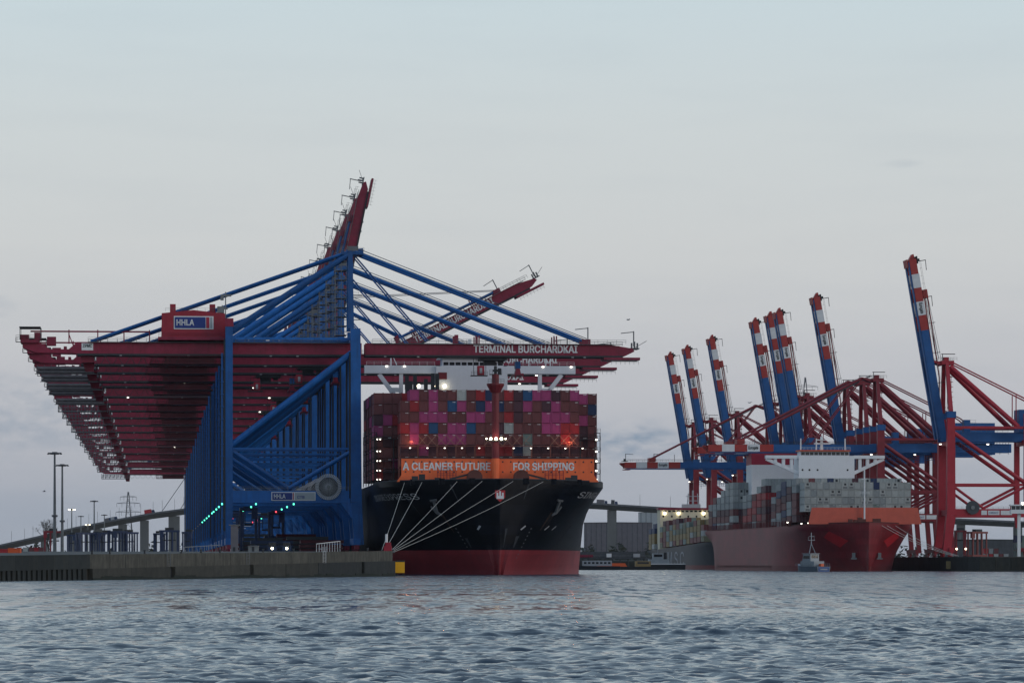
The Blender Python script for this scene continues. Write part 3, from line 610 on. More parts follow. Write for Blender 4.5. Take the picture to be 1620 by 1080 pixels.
# ================================================================== red cranes with blue booms (far side of the basin)
S3 = 3.98
def EX(px): return -(px-1497)/S3          # local X points to the water (towards smaller px)
def EZ(py): return (HY-py)/S3+CH-5.6
def crane_red(name):
    c = thing(name, '', ''); rd = 'e_red'; bl = 'e_blue'; fy = 9.0; gy = 3.2; XLs = EX(1618)
    zb, zt = EZ(699), EZ(684)
    for y in (-fy, fy):
        m = MB(); m.beam((1.8, y, 2), (0, y, EZ(815)), 3.0, 2.6, (0, 1, 0), 3.6, 3); m.beam((0, y, EZ(815)+.02), (0, y, EZ(662)), 3.4, 3.0, (0, 1, 0), 3.0, 2.6); m.build('leg', rd, c)
        MB().box(-1.9, 1.7, y-1.6, y+1.6, EZ(662)+.02, EZ(652)).build('leg_cap', bl, c)
        m = MB(); m.beam((XLs-1.2, y, 2), (XLs, y, EZ(815)), 1.9, 1.8, (0, 1, 0)); m.beam((XLs, y, EZ(815)+.02), (XLs, y, EZ(655)), 2.0, 1.8, (0, 1, 0)); m.build('leg', rd, c)
        MB().box(XLs+1.02, -1.72, y-1, y+1, EZ(818), EZ(805)).build('portal_beam', rd, c)
        MB().beam((-1.6, y, EZ(767)), (XLs+1, y, EZ(767)), 1.0, 1.0).build('tie_beam', rd, c)
        MB().beam((-1.6, y, EZ(677)), (XLs+1, y, EZ(677)), 1.0, 1.0).build('tie_beam', rd, c)
        MB().tube((-1.4, y, EZ(686)), (XLs+.6, y, EZ(764)), .85, 9).build('diagonal_brace', rd, c)
        for xa in (-1.6, XLs+1): MB().tube((xa, y, EZ(771)), (EX(1549), y, EZ(804)), .55, 8).build('brace', rd, c)
        MB().beam((-.2, y*.9, EZ(652)), (.4, y*.35, EZ(572)), 1.7, 1.7, (0, 1, 0), 1.4, 1.4).build('mast', rd, c)
        MB().tube((-.8, y*.36, EZ(580)), (EX(1606), y*.9, EZ(676)), 1.05, 10).build('back_strut', rd, c)
        MB().tube((-1.5, y*.36, EZ(573)), (EX(1640), y*.4, EZ(640)), .3, 6).build('backstay', rd, c)
        MB().tube((EX(1640), y*.4, EZ(640)), (EX(1700), y*.4, EZ(684)), .3, 6).build('backstay', rd, c)
        MB().beam((EX(1606), y*.4, EZ(625)), (EX(1606), y*.4, EZ(676)), .35).build('stay_post', rd, c)
    for xx in (0, XLs):
        MB().box(xx-.9, xx+.9, -11, 11, 2, 3.6).build('sill_beam', rd, c)
        for y in (-8, 8):
            m = MB(); m.box(xx-.5, xx+.5, y-3.2, y+3.2, .9, 1.98); [m.tube((xx-.35, y-2.4+k*1.6, .42), (xx+.35, y-2.4+k*1.6, .42), .42, 10) for k in range(4)]; m.build('bogie', rd, c)
    for xx, z in ((0, EZ(705)), (XLs, EZ(705)), (0, EZ(815)), (XLs, EZ(815))): MB().box(xx-.7, xx+.7, -7.4, 7.4, z, z+2.2).build('cross_beam', rd, c)
    m = MB(); m.box(-2.4, 2.6, -4, 4, EZ(577), EZ(571)); m.prism([(2.4, EZ(573)), (7.5, EZ(569)), (7.5, EZ(571)), (2.4, EZ(579))], -3.4, 3.4); m.box(-.9, 1.2, -1, 1, EZ(571), EZ(565)); m.build('apex_head', rd, c)
    for y in (-4.2, 4.2): MB().rail(-3.5, 4, y, EZ(571), 1.3, 1.2).build('apex_rail', 'dark_steel', c)
    m = MB(); m.beam((1.5, 0, EZ(571)), (1.5, 0, EZ(560)), .25); m.beam((2, 0, EZ(560)), (-3.6, 0, EZ(560)), .3); m.build('davit', 'dark_steel', c)
    m = MB()
    for k in range(10): z = EZ(652)+k*2.0; m.box(-2.6, -.9, -3, 1, z, z+.15); m.beam((-2.5, -2.6, z), (-1.0, -2.6, z+2), .5, .12)
    for xx in (-2.6, -1.0): m.beam((xx, -3, EZ(655)), (xx, -3, EZ(575)), .15)
    m.build('stair_tower', 'e_red', c)
    m = MB()
    for y in (-gy, gy): m.box(EX(1730), EX(1486), y-.6, y+.6, zb, zt)
    for k in range(9): xx = EX(1720)+k*6.6; m.box(xx-.3, xx+.3, -gy+.61, gy-.61, zb+.8, zb+1.8)
    m.build('main_girder', bl, c)
    m = MB()
    for k in range(22):
        xx = EX(1600)+k*1.18; m.beam((xx, -gy-.2, zb-.1), (xx, -gy-.2, zb-3.2-1.6*(k % 3 == 0)), .16)
    for z in (-1.0, -2.0, -3.1): m.beam((EX(1600), -gy-.2, zb+z), (EX(1503), -gy-.2, zb+z), .2)
    m.build('catwalk_truss', bl, c)
    MB().box(EX(1700), EX(1610), -5, 5, zt+.1, EZ(648)).build('machine_house', bl, c)
    m = MB(); m.box(EX(1534), EX(1524), -2, 2, zt+.02, EZ(664)); m.build('winch_house', bl, c)
    m = MB(); m.rail(EX(1600), EX(1505), -gy-1.2, zt, 1.1, 2); m.rail(EX(1545), EX(1520), -1, EZ(672), 2, 2.4); m.build('walkway', 'steel_grey', c)
    m = MB(); m.rail(XLs+1, -2, -fy-1, EZ(805), 1.1, 2); m.build('handrail', 'dark_steel', c)
    # reel and signs on the portal beam
    m = MB(); m.tube((EX(1531), fy+1.0, EZ(803)), (EX(1531), fy+1.7, EZ(803)), 2.7, 24); o = m.build('cable_reel', 'building_dark', c)
    MB().tube((EX(1531), fy+1.65, EZ(803)), (EX(1531), fy+2.0, EZ(803)), .8, 12).build('reel_hub', 'steel_grey', o)
    for a, b_, s in ((1545, 1554, 'NEU'), (1556, 1574, 'EUROGATE'), (1576, 1594, 'EUROGATE')):
        o = MB().box(EX(b_), EX(a), fy+1.02, fy+1.12, EZ(814.5), EZ(807.5)).build('portal_sign', 'e_white', c)
        if b_ == 1574: text(s, (b_-a)/S3*.8, .8, 'sign_blue', o, (EX((a+b_)/2), fy+1.15, EZ(811)), rot=(R(90), 0, R(180)))
    for px in (1484, 1560): MB().box(EX(px)-.4, EX(px)+.4, gy+1, gy+1.6, zb-1.2, zb-.8).build('floodlight', 'lamp_white', c)
    # boom along +X from hinge: blue, then red/white bands to the tip
    L = 72.0; m = MB()
    segs = [(0, 43.5, 0), (43.5, 49.5, 1), (49.5, 55, 2), (55, 60.5, 1), (60.5, 66, 2), (66, L, 1)]
    for y in (-gy, gy):
        for a, b_, k in segs: m.box(a+.01, b_-.01, y-.75, y+.75, -1.0, 2.1 if b_ < L else 1.9, k)
        m.box(0, L-1, y-1.1, y+1.1, -1.55, -1.22, 0)
    for k in range(12): m.box(2+k*6, 2.6+k*6, -gy+.76, gy-.76, -.6, .6, 0 if k < 7 else 1)
    m.box(56, 59.4, -gy-.7, gy+.7, 2.32, 4.2, 1); m.box(L-3.0, L+.2, -gy-.9, gy+.9, -1.95, -1.57, 1); m.prism([(L, -.6), (L+2.0, 1.0), (L+2.0, 1.7), (L, 1.8)], -1.6, 1.6, 1)
    bo = ob('boom', m.mesh('boom', [bl, 'e_orange', 'e_white']), c, (EX(1487), 0, zb+1.2))
    m = MB()
    for y in (-gy-1.1, gy+1.1): m.rail(1, L-1, y, 2.35, 1.1, 3, .05)
    for xx in (56.5, L-1): m.beam((xx, 0, 2.4), (xx, 0, 6.4), .28); m.beam((xx, 0, 6.3), (xx-4, 0, 6.0), .22)
    for xx in (10, 22, 34, 46): m.beam((xx, 0, 2.4), (xx, 0, 6.0), .22)
    m.box(L-2, L+1, -3.5, 3.5, 2.4, 2.6); m.box(L-1, L, -1, 1, 2.6, 3.8); m.build('boom_walkway', 'dark_steel', bo)
    text('Eurogate', 4.4, 1.7, 'dark_steel', bo, (52.3, gy+.79, .5), rot=(R(90), 0, R(180)), outline=.03, res=2)
    return c
EPL = [(1.0, 1), (.914, 0), (.897, 0), (.8765, 1), (.828, 1), (.8165, 1), (.797, 1), (.780, 0), (.741, 1), (.709, 1), (.687, 1)]
proto2 = crane_red('container_crane'); rc = [proto2]+[copy_tree(proto2) for _ in EPL[1:]]
mat('e_red_bright', (.36, .018, .034), .5, var=.12, streak=.25, streak_col=(.2, .014, .024)); bright_meshes = {}
for ch in proto2.children_recursive:            # the first crane wears a brighter red
    me = ch.data
    if any(m_ and m_.name == 'e_red' for m_ in me.materials):
        if me.name not in bright_meshes:
            m2_ = me.copy(); bright_meshes[me.name] = m2_
            for i_, m_ in enumerate(m2_.materials):
                if m_.name == 'e_red': m2_.materials[i_] = MATS['e_red_bright']
        ch.data = bright_meshes[me.name]
for i, (c, (s, up)) in enumerate(zip(rc, EPL)):
    a = (1633/s-1633)/math.cos(EA); p = E(0, a); c.location = (p.x, p.y, 5.6); c.rotation_euler = (0, 0, EA+math.pi); ang = R(80.2) if up else 0.
    pv = Vector((EX(1487), 0, EZ(699)+1.2))
    for ch in list(c.children):
        if ch.name.startswith('boom') : ch.rotation_euler = (0, -ang, 0)
    def bpt(x, z): return (pv.x+x*math.cos(ang)-z*math.sin(ang), pv.z+x*math.sin(ang)+z*math.cos(ang))
    for y in (-1, 1):
        e = bpt(57.5, 4.0); a0 = (3.5, y*2.4, EZ(571))
        if up:
            f = bpt(24, 3.2); m = MB(); m.tube((f[0], y*3.2, f[1]), (e[0], y*3.2, e[1]), .26, 6); m.tube((7, y*3, EZ(571)), (f[0], y*3.2, f[1]-18), .26, 6); m.tube((f[0], y*3.2, f[1]-18), (f[0], y*3.2, f[1]), .26, 6); m.build('forestay', 'e_red', c)
        else: MB().tube((7, y*3, EZ(571)), (e[0], y*3.2, e[1]), .42, 7).build('forestay', 'e_red', c)
        for k in range(2): MB().tube((a0[0]-k*.9, a0[1], a0[2]+1), (e[0]-k*.3, y*2.2, e[1]), .085, 4).build('hoist_rope', 'cable_grey', c)
        if not up: e2 = bpt(26, 2.4); MB().tube((7, y*3, EZ(572)), (e2[0], y*3.2, e2[1]), .3, 6).build('forestay', 'e_red', c)
    tag(c, f'red gantry crane with blue and white banded boom {"raised" if up else "lowered"}, {ORD[i]} from its quay end', 'gantry crane', 'red gantry cranes with blue booms')

# ================================================================== ships
def make_hull(L, B, zd, zs, par, mats, name='hull', zbot=-1.5):
    """zd(l): deck height; zs: fixed level where the lower paint starts; par: Ld, nd, Lw, nw, rake"""
    Ld, nd, Lw, nw, rake = par
    def hb(l, z):
        zt = zd(l); tt = min(1., max(0., z/(zt*.94)))**1.15
        yd = B/2*(1-max(0., 1-l/Ld)**nd); yw = B/2*(1-max(0., 1-max(0., l-rake)/Lw)**nw)
        y = yd*tt+yw*(1-tt)
        k = (L-l)/38.
        if k < 1: y *= (1-(1-max(0., k))**2.2*(1-tt)*.55)
        return max(.12, y)
    ls = list(np.concatenate([[0, .6, 1.4, 2.4, 3.6, 5, 7, 9.5, 12.5, 16, 20, 25, 31, 38, 46], np.linspace(56, L-40, 16), np.linspace(L-36, L, 9)]))
    def zrow(l): zt = zd(l); return [zbot, 0, 2.2, zs, zs+.001]+[zs+(zt-zs)*k for k in (.14, .28, .42, .56, .7, .82, .92, 1.)]
    v = []; nz = 13
    for l in ls:
        for side in (-1, 1):
            for z in zrow(l):
                le = l+(rake*(1-min(1, max(0, z/zd(0)))) if l < 3 else 0)
                if l > L-1: le = L-6*(1-min(1, max(0, z/zd(l)))**.7)
                v.append((side*hb(l, z), le, z))
    f, mi = [], []
    for i in range(len(ls)-1):
        for s in (0, 1):
            for k in range(nz-1):
                a = i*2*nz+s*nz+k; b_ = a+2*nz
                f.append((a, a+1, b_+1, b_) if s else (a, b_, b_+1, a+1)); mi.append(1 if k < 3 else 0)
        a = i*2*nz+nz-1; f.append((a, a+2*nz, a+3*nz, a+nz)); mi.append(2)       # deck
    for e in (0, (len(ls)-1)*2*nz):
        for k in range(nz-1):
            q = (e+k, e+k+1, e+nz+k+1, e+nz+k); f.append(q if e == 0 else q[::-1]); mi.append(1 if k < 3 else 0)
    me = bpy.data.meshes.new(name); me.from_pydata(v, [], f)
    for m_ in mats: me.materials.append(MATS[m_])
    me.polygons.foreach_set('material_index', mi)
    return me, hb
def hull_text(body, hb, parent, side, l0, l1, z, h, mat_, name='lettering', out_=.06, **k):
    """lettering wrapped on the plating; side -1 reads stern to bow, +1 bow to stern"""
    me = text_mesh(body, 1.0, extrude=0, **k); import bmesh; lift = None
    bm = bmesh.new(); bm.from_mesh(me); bmesh.ops.triangulate(bm, faces=bm.faces); bm.to_mesh(me); bm.free()
    co = np.empty(len(me.vertices)*3); me.vertices.foreach_get('co', co); co = co.reshape(-1, 3); mn, mx = co.min(0), co.max(0)
    fx = (co[:, 0]-mn[0])/(mx[0]-mn[0]); fz = (co[:, 1]-mn[1])/(mx[1]-mn[1]); nw_ = []
    for a, c in zip(fx, fz):
        l = l0+(l1-l0)*a; zz = z+(c-.5)*h; nw_.append((side*(hb(l, zz)+out_+len(nw_)*1e-6), l, zz))
    me.vertices.foreach_set('co', np.array(nw_).ravel()); me.materials.clear(); me.materials.append(MATS[mat_]); return ob(name, me, parent)

# container meshes: frame, corrugated sides, door end with locking bars
CM = {}
def cont_mesh(col, kind, ln=12.19, h=2.9):
    key = (col, kind, ln, h)
    if key in CM: return CM[key]
    w = 1.219; m = MB(); hh = h; h = h-.13 if h > 2.5 else h
    m.box(-w+.06, w-.06, .12, ln-.07, .06, h-.03)                          # body
    for x in (-w, w-.14): m.box(x, x+.14, 0, .16, 0, hh+.02); m.box(x, x+.14, ln-.16, ln, 0, hh+.02)
    for z in (0, h-.13): m.box(-w+.141, w-.141, 0.005, .155, z, z+.13); m.box(-w+.141, w-.141, ln-.155, ln-.005, z, z+.13)
    for x in (-w, w-.1):
        for z in (0.005, h-.125): m.box(x, x+.1, .161, ln-.161, z, z+.12)
    if kind == 'door':
        m.box(-.03, .03, .05, .118, .14, h-.14)
        for x in (-.85, -.38, .38, .85): m.box(x-.035, x+.035, .03, .116, .14, h-.14)
        m.box(.1, .95, .06, .116, h*.86, h*.92, 1)
    elif kind == 'reefer':
        m.box(-.9, .9, .04, .116, h*.50, h-.25, 0); m.box(-.46, .46, .02, .038, h*.56, h-.42, 2); m.box(-.8, .8, .05, .116, .3, h*.40, 1)
    else:
        for k in range(7): m.box(-.96+k*.29, -.80+k*.29, .07, .118, .14, h-.14)
    h = hh
    CM[key] = m.mesh('container', ['container_'+col, 'letter_white' if kind == 'door' else 'steel_grey', 'dark_steel']); return CM[key]
def place_container(frame, x, y, z, col, kind, label, group, h=2.9, ln=12.19):
    o = ob('container', cont_mesh(col, kind, ln, h)); o.matrix_world = frame @ Matrix.Translation((x, y, z))
    o.rotation_euler.z += random.uniform(-.004, .004)
    tag(o, label, 'container', group); return o
def cont_stuff(name, frame, items, label, cat='container'):
    """items: (x, y, z, col, kind): the many far boxes joined into one"""
    cols = sorted({i[3] for i in items}); m = MB(); order = ['container_'+c for c in cols]+['dark_steel', 'steel_grey']; nd = len(cols)
    for x, y, z, c, kind in items:
        k = cols.index(c); w = 1.2; h = 2.84; ln = 12.1
        m.box(x-w+.05, x+w-.05, y+.05, y+ln-.05, z+.04, z+h-.04, k)
        for xx in (x-w, x+w-.16): m.box(xx, xx+.16, y, y+.2, z, z+h, nd+1 if kind != 'door' else k)
        for zz in (z, z+h-.14): m.box(x-w+.17, x+w-.17, y+.01, y+.2, zz, zz+.14, k)
        if kind == 'reefer': m.box(x-.45, x+.45, y-.02, y+.048, z+h*.5, z+h-.4, nd)
        else:
            m.box(x-.03, x+.03, y+.0, y+.048, z+.14, z+h-.15, nd+1)
    o = m.build(name, order); o.matrix_world = frame; return tag(o, label, cat, kind='stuff')

# ---------------------------------------------------------------- black ship
S1 = P(791, 892, 1063); S1.z = 0; FR1 = Matrix.Translation(S1) @ Matrix.Rotation(AX, 4, 'Z')
ship = thing('container_ship', 'large black hulled container ship with an orange breakwater, moored under the blue cranes', 'ship', S1, AX)
zdk = lambda l: 24.7-.012*min(l, 50)
me, hb1 = make_hull(398, 61, zdk, 6.4, (46, 4.0, 100, 1.9, 1.6), ['hull_black', 'hull_red', 'deck'])
smooth(ob('hull', me, ship), 35)
hull_text('SINGAPORE EXPRESS', hb1, ship, -1, 52, 13.0, 20.4, 1.6, 'letter_grey')
hull_text('SINGAPORE EXPRESS', hb1, ship, 1, 14.5, 56, 20.9, 1.6, 'letter_grey')
# bulwark rim and fairleads
m = MB(); pts = [hb1(l, zdk(l)) for l in (.6, 2.4, 5, 9.5, 16, 25, 38, 46)]
rim = [(-hb1(l, 30)+.1, l, zdk(l)+.05) for l in (46, 38, 31, 25, 20, 16, 12.5, 9.5, 7, 5, 3.6, 2.4, 1.4, .6)]
m.path(rim+[(-x, y, z) for x, y, z in rim[::-1]], .16, 5); m.build('bulwark_rail', 'dark_steel', ship)
for l in (3.0, 7.0, 12.5):
    for sd_ in (-1, 1):
        x = sd_*(hb1(l, 24)-.2); MB().box(x-.8, x+.8, l-.5, l+.5, zdk(l)-1.2, zdk(l)+.35).build('fairlead', 'hull_black', ship)
# city crest on the stem: red shield with a white three towered castle
cr_ = MB().prism([(-1.3, 21.8), (1.3, 21.8), (1.3, 20.0), (0, 18.8), (-1.3, 20.0)], -.42, -.2).build('crest', 'patch_red', ship)
m = MB(); y0, y1 = -.55, -.43
m.prism([(-.95, 18.9+.7), (.95, 19.6), (.95, 20.4), (-.95, 20.4)], y0, y1)
for xx, tp in ((-.7, 21.2), (0, 21.6), (.7, 21.2)): m.box(xx-.22, xx+.22, y0, y1, 20.41, tp)
m.build('castle', 'letter_white', cr_)
for sd_ in (-1, 1):        # anchors in their pockets
    l = 10.5; z = 17.6; x = sd_*(hb1(l, z)); o = ob('anchor', None); bpy.data.objects.remove(o)
    m = MB(); X = lambda a: sd_*a
    c0 = Vector((x, l, z)); n_ = Vector((sd_*.72, -.6, -.35)).normalized(); r_ = n_.cross(Vector((0, 0, 1))).normalized()*1; up_ = r_.cross(n_)
    if up_.z < 0: up_ = -up_
    q = lambda a, b_, o_=.35: c0+r_*a*sd_+up_*b_+n_*o_
    m.beam(q(-.1, 1.9), q(.1, -1.4), .6, .5, n_); m.beam(q(0, -1.4), q(-1.7, .3), .7, .5, n_, .35, .3); m.beam(q(0, -1.4), q(1.5, -2.2), .7, .5, n_, .35, .3); m.beam(q(-1.3, 1.9), q(1.0, 2.0), .5, .5, n_)
    m.build('anchor', 'anchor_grey', ship)
for l, sd_, up in ((5, 1, 1), (4, -1, 1), (12, 1, 1), (15, 1, 1)):      # bulb and thruster marks
    z = 12.2; h = hb1(l, z)+.06; m = MB(); a = .6
    pp = [(l-.5*sd_, z-.45), (l-.2*sd_, z-.65), (l+.55*sd_, z+.35), (l+.25*sd_, z+.6)]
    m.add([(sd_*(hb1(ll, zz)+.06), ll, zz) for ll, zz in pp], [(0, 1, 2, 3)]); m.build('hull_mark', 'letter_grey', ship)
for k in range(9):
    for sd_, l in ((1, 7.0), (-1, 9.0)):
        z = 4.2+k*.95; m = MB(); m.add([(sd_*(hb1(ll, zz)+.05), ll, zz) for ll, zz in ((l, z), (l+.35, z), (l+.35, z+.32), (l, z+.32))], [(0, 1, 2, 3)]); m.build('draught_mark', 'anchor_grey', ship)
def hull_strip(hb, parent, side, l, w_, z0, z1, mat_, name):
    m = MB(); k_ = 8; vv = []
    for i in range(k_+1):
        z = z1+(z0-z1)*i/k_; ww = w_*(1-.65*i/k_)
        for a_ in (-.5, .5): vv.append((side*(hb(l+a_*ww, z)+.05), l+a_*ww, z))
    m.add(vv, [(2*i, 2*i+1, 2*i+3, 2*i+2) for i in range(k_)]); m.build(name, mat_, parent)
mat('rust_run', (.035, .020, .016), .8, var=.5, scale=1.5); mat('scuff', (.022, .026, .034), .7, var=.5, scale=1.2)
for side, l, w_, z0, z1, mt in ((1, 10.2, .7, 11.5, 16.2, 'rust_run'), (-1, 10.4, .6, 11, 16, 'rust_run'), (1, 11.2, .3, 12.5, 16, 'rust_run'), (1, 3.2, .25, 19.5, 23.6, 'scuff'), (-1, 5.6, .25, 18.5, 23.4, 'scuff'), (1, 18, .5, 15, 22, 'scuff'), (-1, 17, .5, 14, 21, 'scuff'), (1, 1.5, .5, 7, 12, 'scuff'), (1, 4.5, .9, 7, 10, 'scuff'), (-1, 8, .8, 7, 9.5, 'scuff'), (1, 25, 1.2, 8, 13, 'scuff')):
    hull_strip(hb1, ship, side, l, w_, z0, z1, mt, 'rust_streak' if mt == 'rust_run' else 'scuff_mark')
# orange breakwater with slogan
WY = 16.0; wl, wr = -24.6, 26.2; zw0, zw1 = zdk(16)-.2, 30.4
m = MB(); m.box(wl, wr, WY, WY+.4, zw0, zw1); m.prism([(wl-1.2, zw0), (wl, zw0), (wl, zw0+1.8)], WY, WY+.4); m.prism([(wr, zw0), (wr+1.2, zw0), (wr, zw0+1.8)], WY, WY+.4)
bw = m.build('breakwater', 'orange_wall', ship)
MB().box(wl-.1, wr+.1, WY-.15, WY+.5, zw1+.01, zw1+.3).build('breakwater_rim', 'dark_steel', bw)
for k in range(24):
    for z in (29.55, 26.9): MB().tube((wl+1.1+k*2.13, WY-.06, z), (wl+1.1+k*2.13, WY-.012, z), .22, 8).build('drain_hole', 'dark_steel', bw)
S6 = F/1079.
def WX(px): return (px-782)/S6
text('A CLEANER FUTURE', WX(775)-WX(636), 2.05, 'letter_white', bw, (WX(705.5), WY-.06, 28.35), bold=.022)
text('FOR SHIPPING', WX(908)-WX(811), 2.05, 'letter_white', bw, (WX(859.5), WY-.06, 28.35), bold=.022)
for px, s in ((748, -1), (822, 1)):
    m = MB(); m.tube((WX(px), WY-5, 25.4), (WX(px), WY-1.8, 25.4), 2.0, 18); m.build('windlass_drum', 'deck', ship)
    m = MB(); m.beam((WX(px), WY-4, 26.6), (WX(px)+s*6.5, WY-4, 24.9), .5, .5); m.box(WX(px)-2.6, WX(px)+2.6, WY-5.5, WY-2, 24.4, 24.9); m.build('windlass_frame', 'dark_steel', ship)
for px in (705, 875):
    m = MB(); m.rail(WX(px)-2.4, WX(px)+2.4, WY-2.5, 24.6, 2.6, .8, .06); m.rail(WX(px)-2.4, WX(px)+2.4, WY-1.5, 24.6, 3.4, .8, .06); m.build('ladder_cage', 'crane_red', ship)
for px, hh in ((654, .9), (665, 1.4), (690, .5), (906, 1.2), (897, .6)): MB().box(WX(px)-.8, WX(px)+.8, WY-4, WY-2.5, 24.4, 24.8+hh).build('mooring_winch', 'dark_steel', ship)
# foremast
fm = MB().tube((0, 14.2, 24.5), (0, 14.2, 52.5), 1.0, 14, .95).build('foremast', 'mast_red', ship)
MB().tube((0, 14.2, 24.5), (0, 14.2, 30.4), 1.06, 14).build('mast_base', 'orange_wall', fm)
m = MB(); m.tube((0, 14.2, 47.6), (0, 14.2, 49.6), 1.2, 12, 2.3); m.tube((0, 14.2, 49.6), (0, 14.2, 50.0), 2.3, 12); m.build('lookout_platform', 'mast_red', fm)
m = MB(); m.tube((0, 14.2, 52.5), (0, 14.2, 54.6), .4, 8); m.box(-1.6, 1.6, 13.4, 15, 52.3, 52.5); m.rail(-1.6, 1.6, 13.4, 52.5, 1.1, .8, .05); m.box(-.7, .7, 13.9, 14.5, 53.2, 53.6); m.box(.6, 1.5, 13.8, 14.6, 52.5, 54); m.build('mast_head', 'dark_steel', fm)
m = MB(); m.rail(-2.1, 2.1, 12.2, 50, 1.1, .8, .05); m.build('lookout_rail', 'dark_steel', fm); MB().box(-2.6, 2.6, 12.6, 13, 34.9, 35.2).build('lamp_bar', 'dark_steel', fm)
for x, r in ((-2.5, .2), (-1.4, .36), (0, .38), (1.4, .38), (2.5, .2)): smooth(MB().tube((x, 12.2, 35.5), (x, 12.55, 35.5), r, 12).build('floodlight', 'lamp_flood', fm))
# lashing bridges
def lashing(y, half, z0, z1, rods, par):
    m = MB()
    for k in range(int(half*2/5.05)+1):
        x = -half+k*5.05; m.box(x-.12, x+.12, y-.3, y+.3, z0, z1); m.box(x-.12, x+.12, y-1.1, y-.9, z0, z1)
    for z in (z0+2.6, z0+5.6, z1-.2): m.box(-half, half, y-1.15, y+.3, z, z+.16); m.rail(-half, half, y-1.15, z+.1, 1.1, 2.52, .05)
    if rods:
        for k in range(int(half*2/2.52)):
            x = -half+k*2.52
            if k % 7 in (2, 3, 4, 5, 6): m.beam((x, y-.2, z1), (x+2.4, y-.1, z1+2.8), .12, mi=1); m.beam((x+2.4, y-.2, z1), (x, y-.1, z1+2.8), .12, mi=1)
    return m.build('lashing_bridge', ['dark_steel' if rods == 0 else 'steel_lash', 'rod'], par)
mat('steel_lash', (.16, .055, .045), .6, var=.2); mat('rod', (.30, .17, .12), .6)
BAY = [32.0, 46.5, 61.0, 75.5, 90.0]
lashing(30.6, 24.4, 25.2, 34.2, 1, ship)
for b_ in BAY[1:4]: lashing(b_-.9, 30.0, 24.8, 36.5, 0, ship)
for sd_ in (-1, 1):          # lashing bridge end towers
    for b_ in BAY[1:]:
        m = MB(); x = sd_*30.2
        for xx in (x-.7, x+.7): m.box(xx-.1, xx+.1, b_-1.6, b_-1.3, 24.2, 38.2)
        for z in (27, 30, 33, 36, 38): m.box(x-.8, x+.8, b_-1.7, b_-.6, z, z+.18); m.rail(x-.8, x+.8, b_-1.7, z+.18, 1.1, .8, .05)
        m.build('lashing_tower', 'dark_steel', ship)
for k in range(11):
    for z in (33.4, 30.75):
        x = -21.5+k*4.6
        if abs(x) > 1.5: MB().box(x-.2, x+.2, 29.0, 29.25, z, z+.22).build('deck_lamp', 'lamp_white', ship)
for k, z in enumerate((36.4, 33.2, 30.6, 28, 25.6)):
    MB().box(29.6, 30.1, BAY[1]-2.1, BAY[1]-1.8, z-.3, z+.1).build('deck_lamp', 'lamp_white', ship)
    for x in (-29.4, -28.6): MB().box(x-.15, x+.15, BAY[1]-2.1, BAY[1]-1.8, z-.3, z).build('deck_lamp', 'lamp_white', ship)
# white bridge house with wings
BY = 119.0; SB = F/(1063+BY*.996)
def HX(px): return (px-(248+(1063/(1063+BY*.996))*543))/SB
def HZ(py): return (HY-py)/SB+CH
m = MB(); m.box(HX(690), HX(803), BY, BY+14, 24, HZ(579)); hs = m.build('deckhouse', 'ship_white', ship)
for a, b_ in ((HX(577), HX(690)-.02), (HX(803)+.02, HX(912))): MB().box(a, b_, BY+1, BY+4, HZ(590.5), HZ(578)).build('bridge_wing', 'ship_white', ship)
for a, b_ in ((632, 638), (852.5, 858.5)): MB().box(HX(a), HX(b_), BY+1.3, BY+2.7, 24, HZ(590.6)).build('wing_strut', 'ship_white', ship)
for a, b_, e in ((600, 627, 628), (890, 868, 620)): MB().beam((HX(a), BY+2, HZ(591.5)), (HX(b_), BY+2, HZ(e)), 1.4, 1.2).build('wing_brace', 'ship_white', ship)
for a, b_ in ((616, 631.9), (858.6, 872)): MB().box(HX(a), HX(b_), BY+1.3, BY+2.7, HZ(620), HZ(613)).build('brace_foot', 'ship_white', ship)
m = MB(); m.box(HX(700), HX(797), BY+.5, BY+10, HZ(579)+.01, HZ(567)); wh = m.build('wheelhouse', 'ship_white', hs)
for k in range(10): a = 701+k*9.6; MB().box(HX(a+.8), HX(a+8.6), BY+.4, BY+.49, HZ(577.6), HZ(572.6)).build('window', 'glass_dark', wh)
m = MB(); m.box(HX(694), HX(800), BY-.6, BY+11, HZ(567)+.01, HZ(565.6)); m.rail(HX(694), HX(800), BY-.6, HZ(565.6), 1.1, 1.6); m.box(HX(715), HX(765), BY+2, BY+6, HZ(565.5), HZ(559)); m.beam((HX(745), BY+4, HZ(560)), (HX(745), BY+4, HZ(535)), .9); m.box(HX(735), HX(756), BY+3.6, BY+4.4, HZ(548), HZ(546)); m.build('radar_deck', 'white_paint', hs)
m = MB(); m.beam((HX(619), BY+2, HZ(578)), (HX(619), BY+2, HZ(563)), .35); m.beam((HX(622), BY+2, HZ(563)), (HX(628), BY+2, HZ(577)), .2); m.rail(HX(580), HX(688), BY+1, HZ(578), 1.1, 2, .04); m.rail(HX(805), HX(910), BY+1, HZ(578), 1.1, 2, .04)
for px in (838, 872, 865): m.beam((HX(px), BY+2, HZ(578)), (HX(px)+.3, BY+2, HZ(560)), .22)
m.build('wing_antenna', 'white_paint', ship)
MB().box(HX(693), HX(707), BY-.12, BY-.01, HZ(600), HZ(589)).build('logo_board', 'mast_red', hs)
for px in (612, 640, 720, 860, 905): MB().box(HX(px)-.3, HX(px)+.3, BY+.7, BY+.98, HZ(578.5)-.3, HZ(578.5)).build('lamp', 'lamp_white', ship)
for px in (662, 685, 703): smooth(MB().tube((HX(px), BY-1.2, HZ(611)), (HX(px), BY-.9, HZ(611)), .5, 10).build('floodlight', 'lamp_flood', ship))
m = MB()
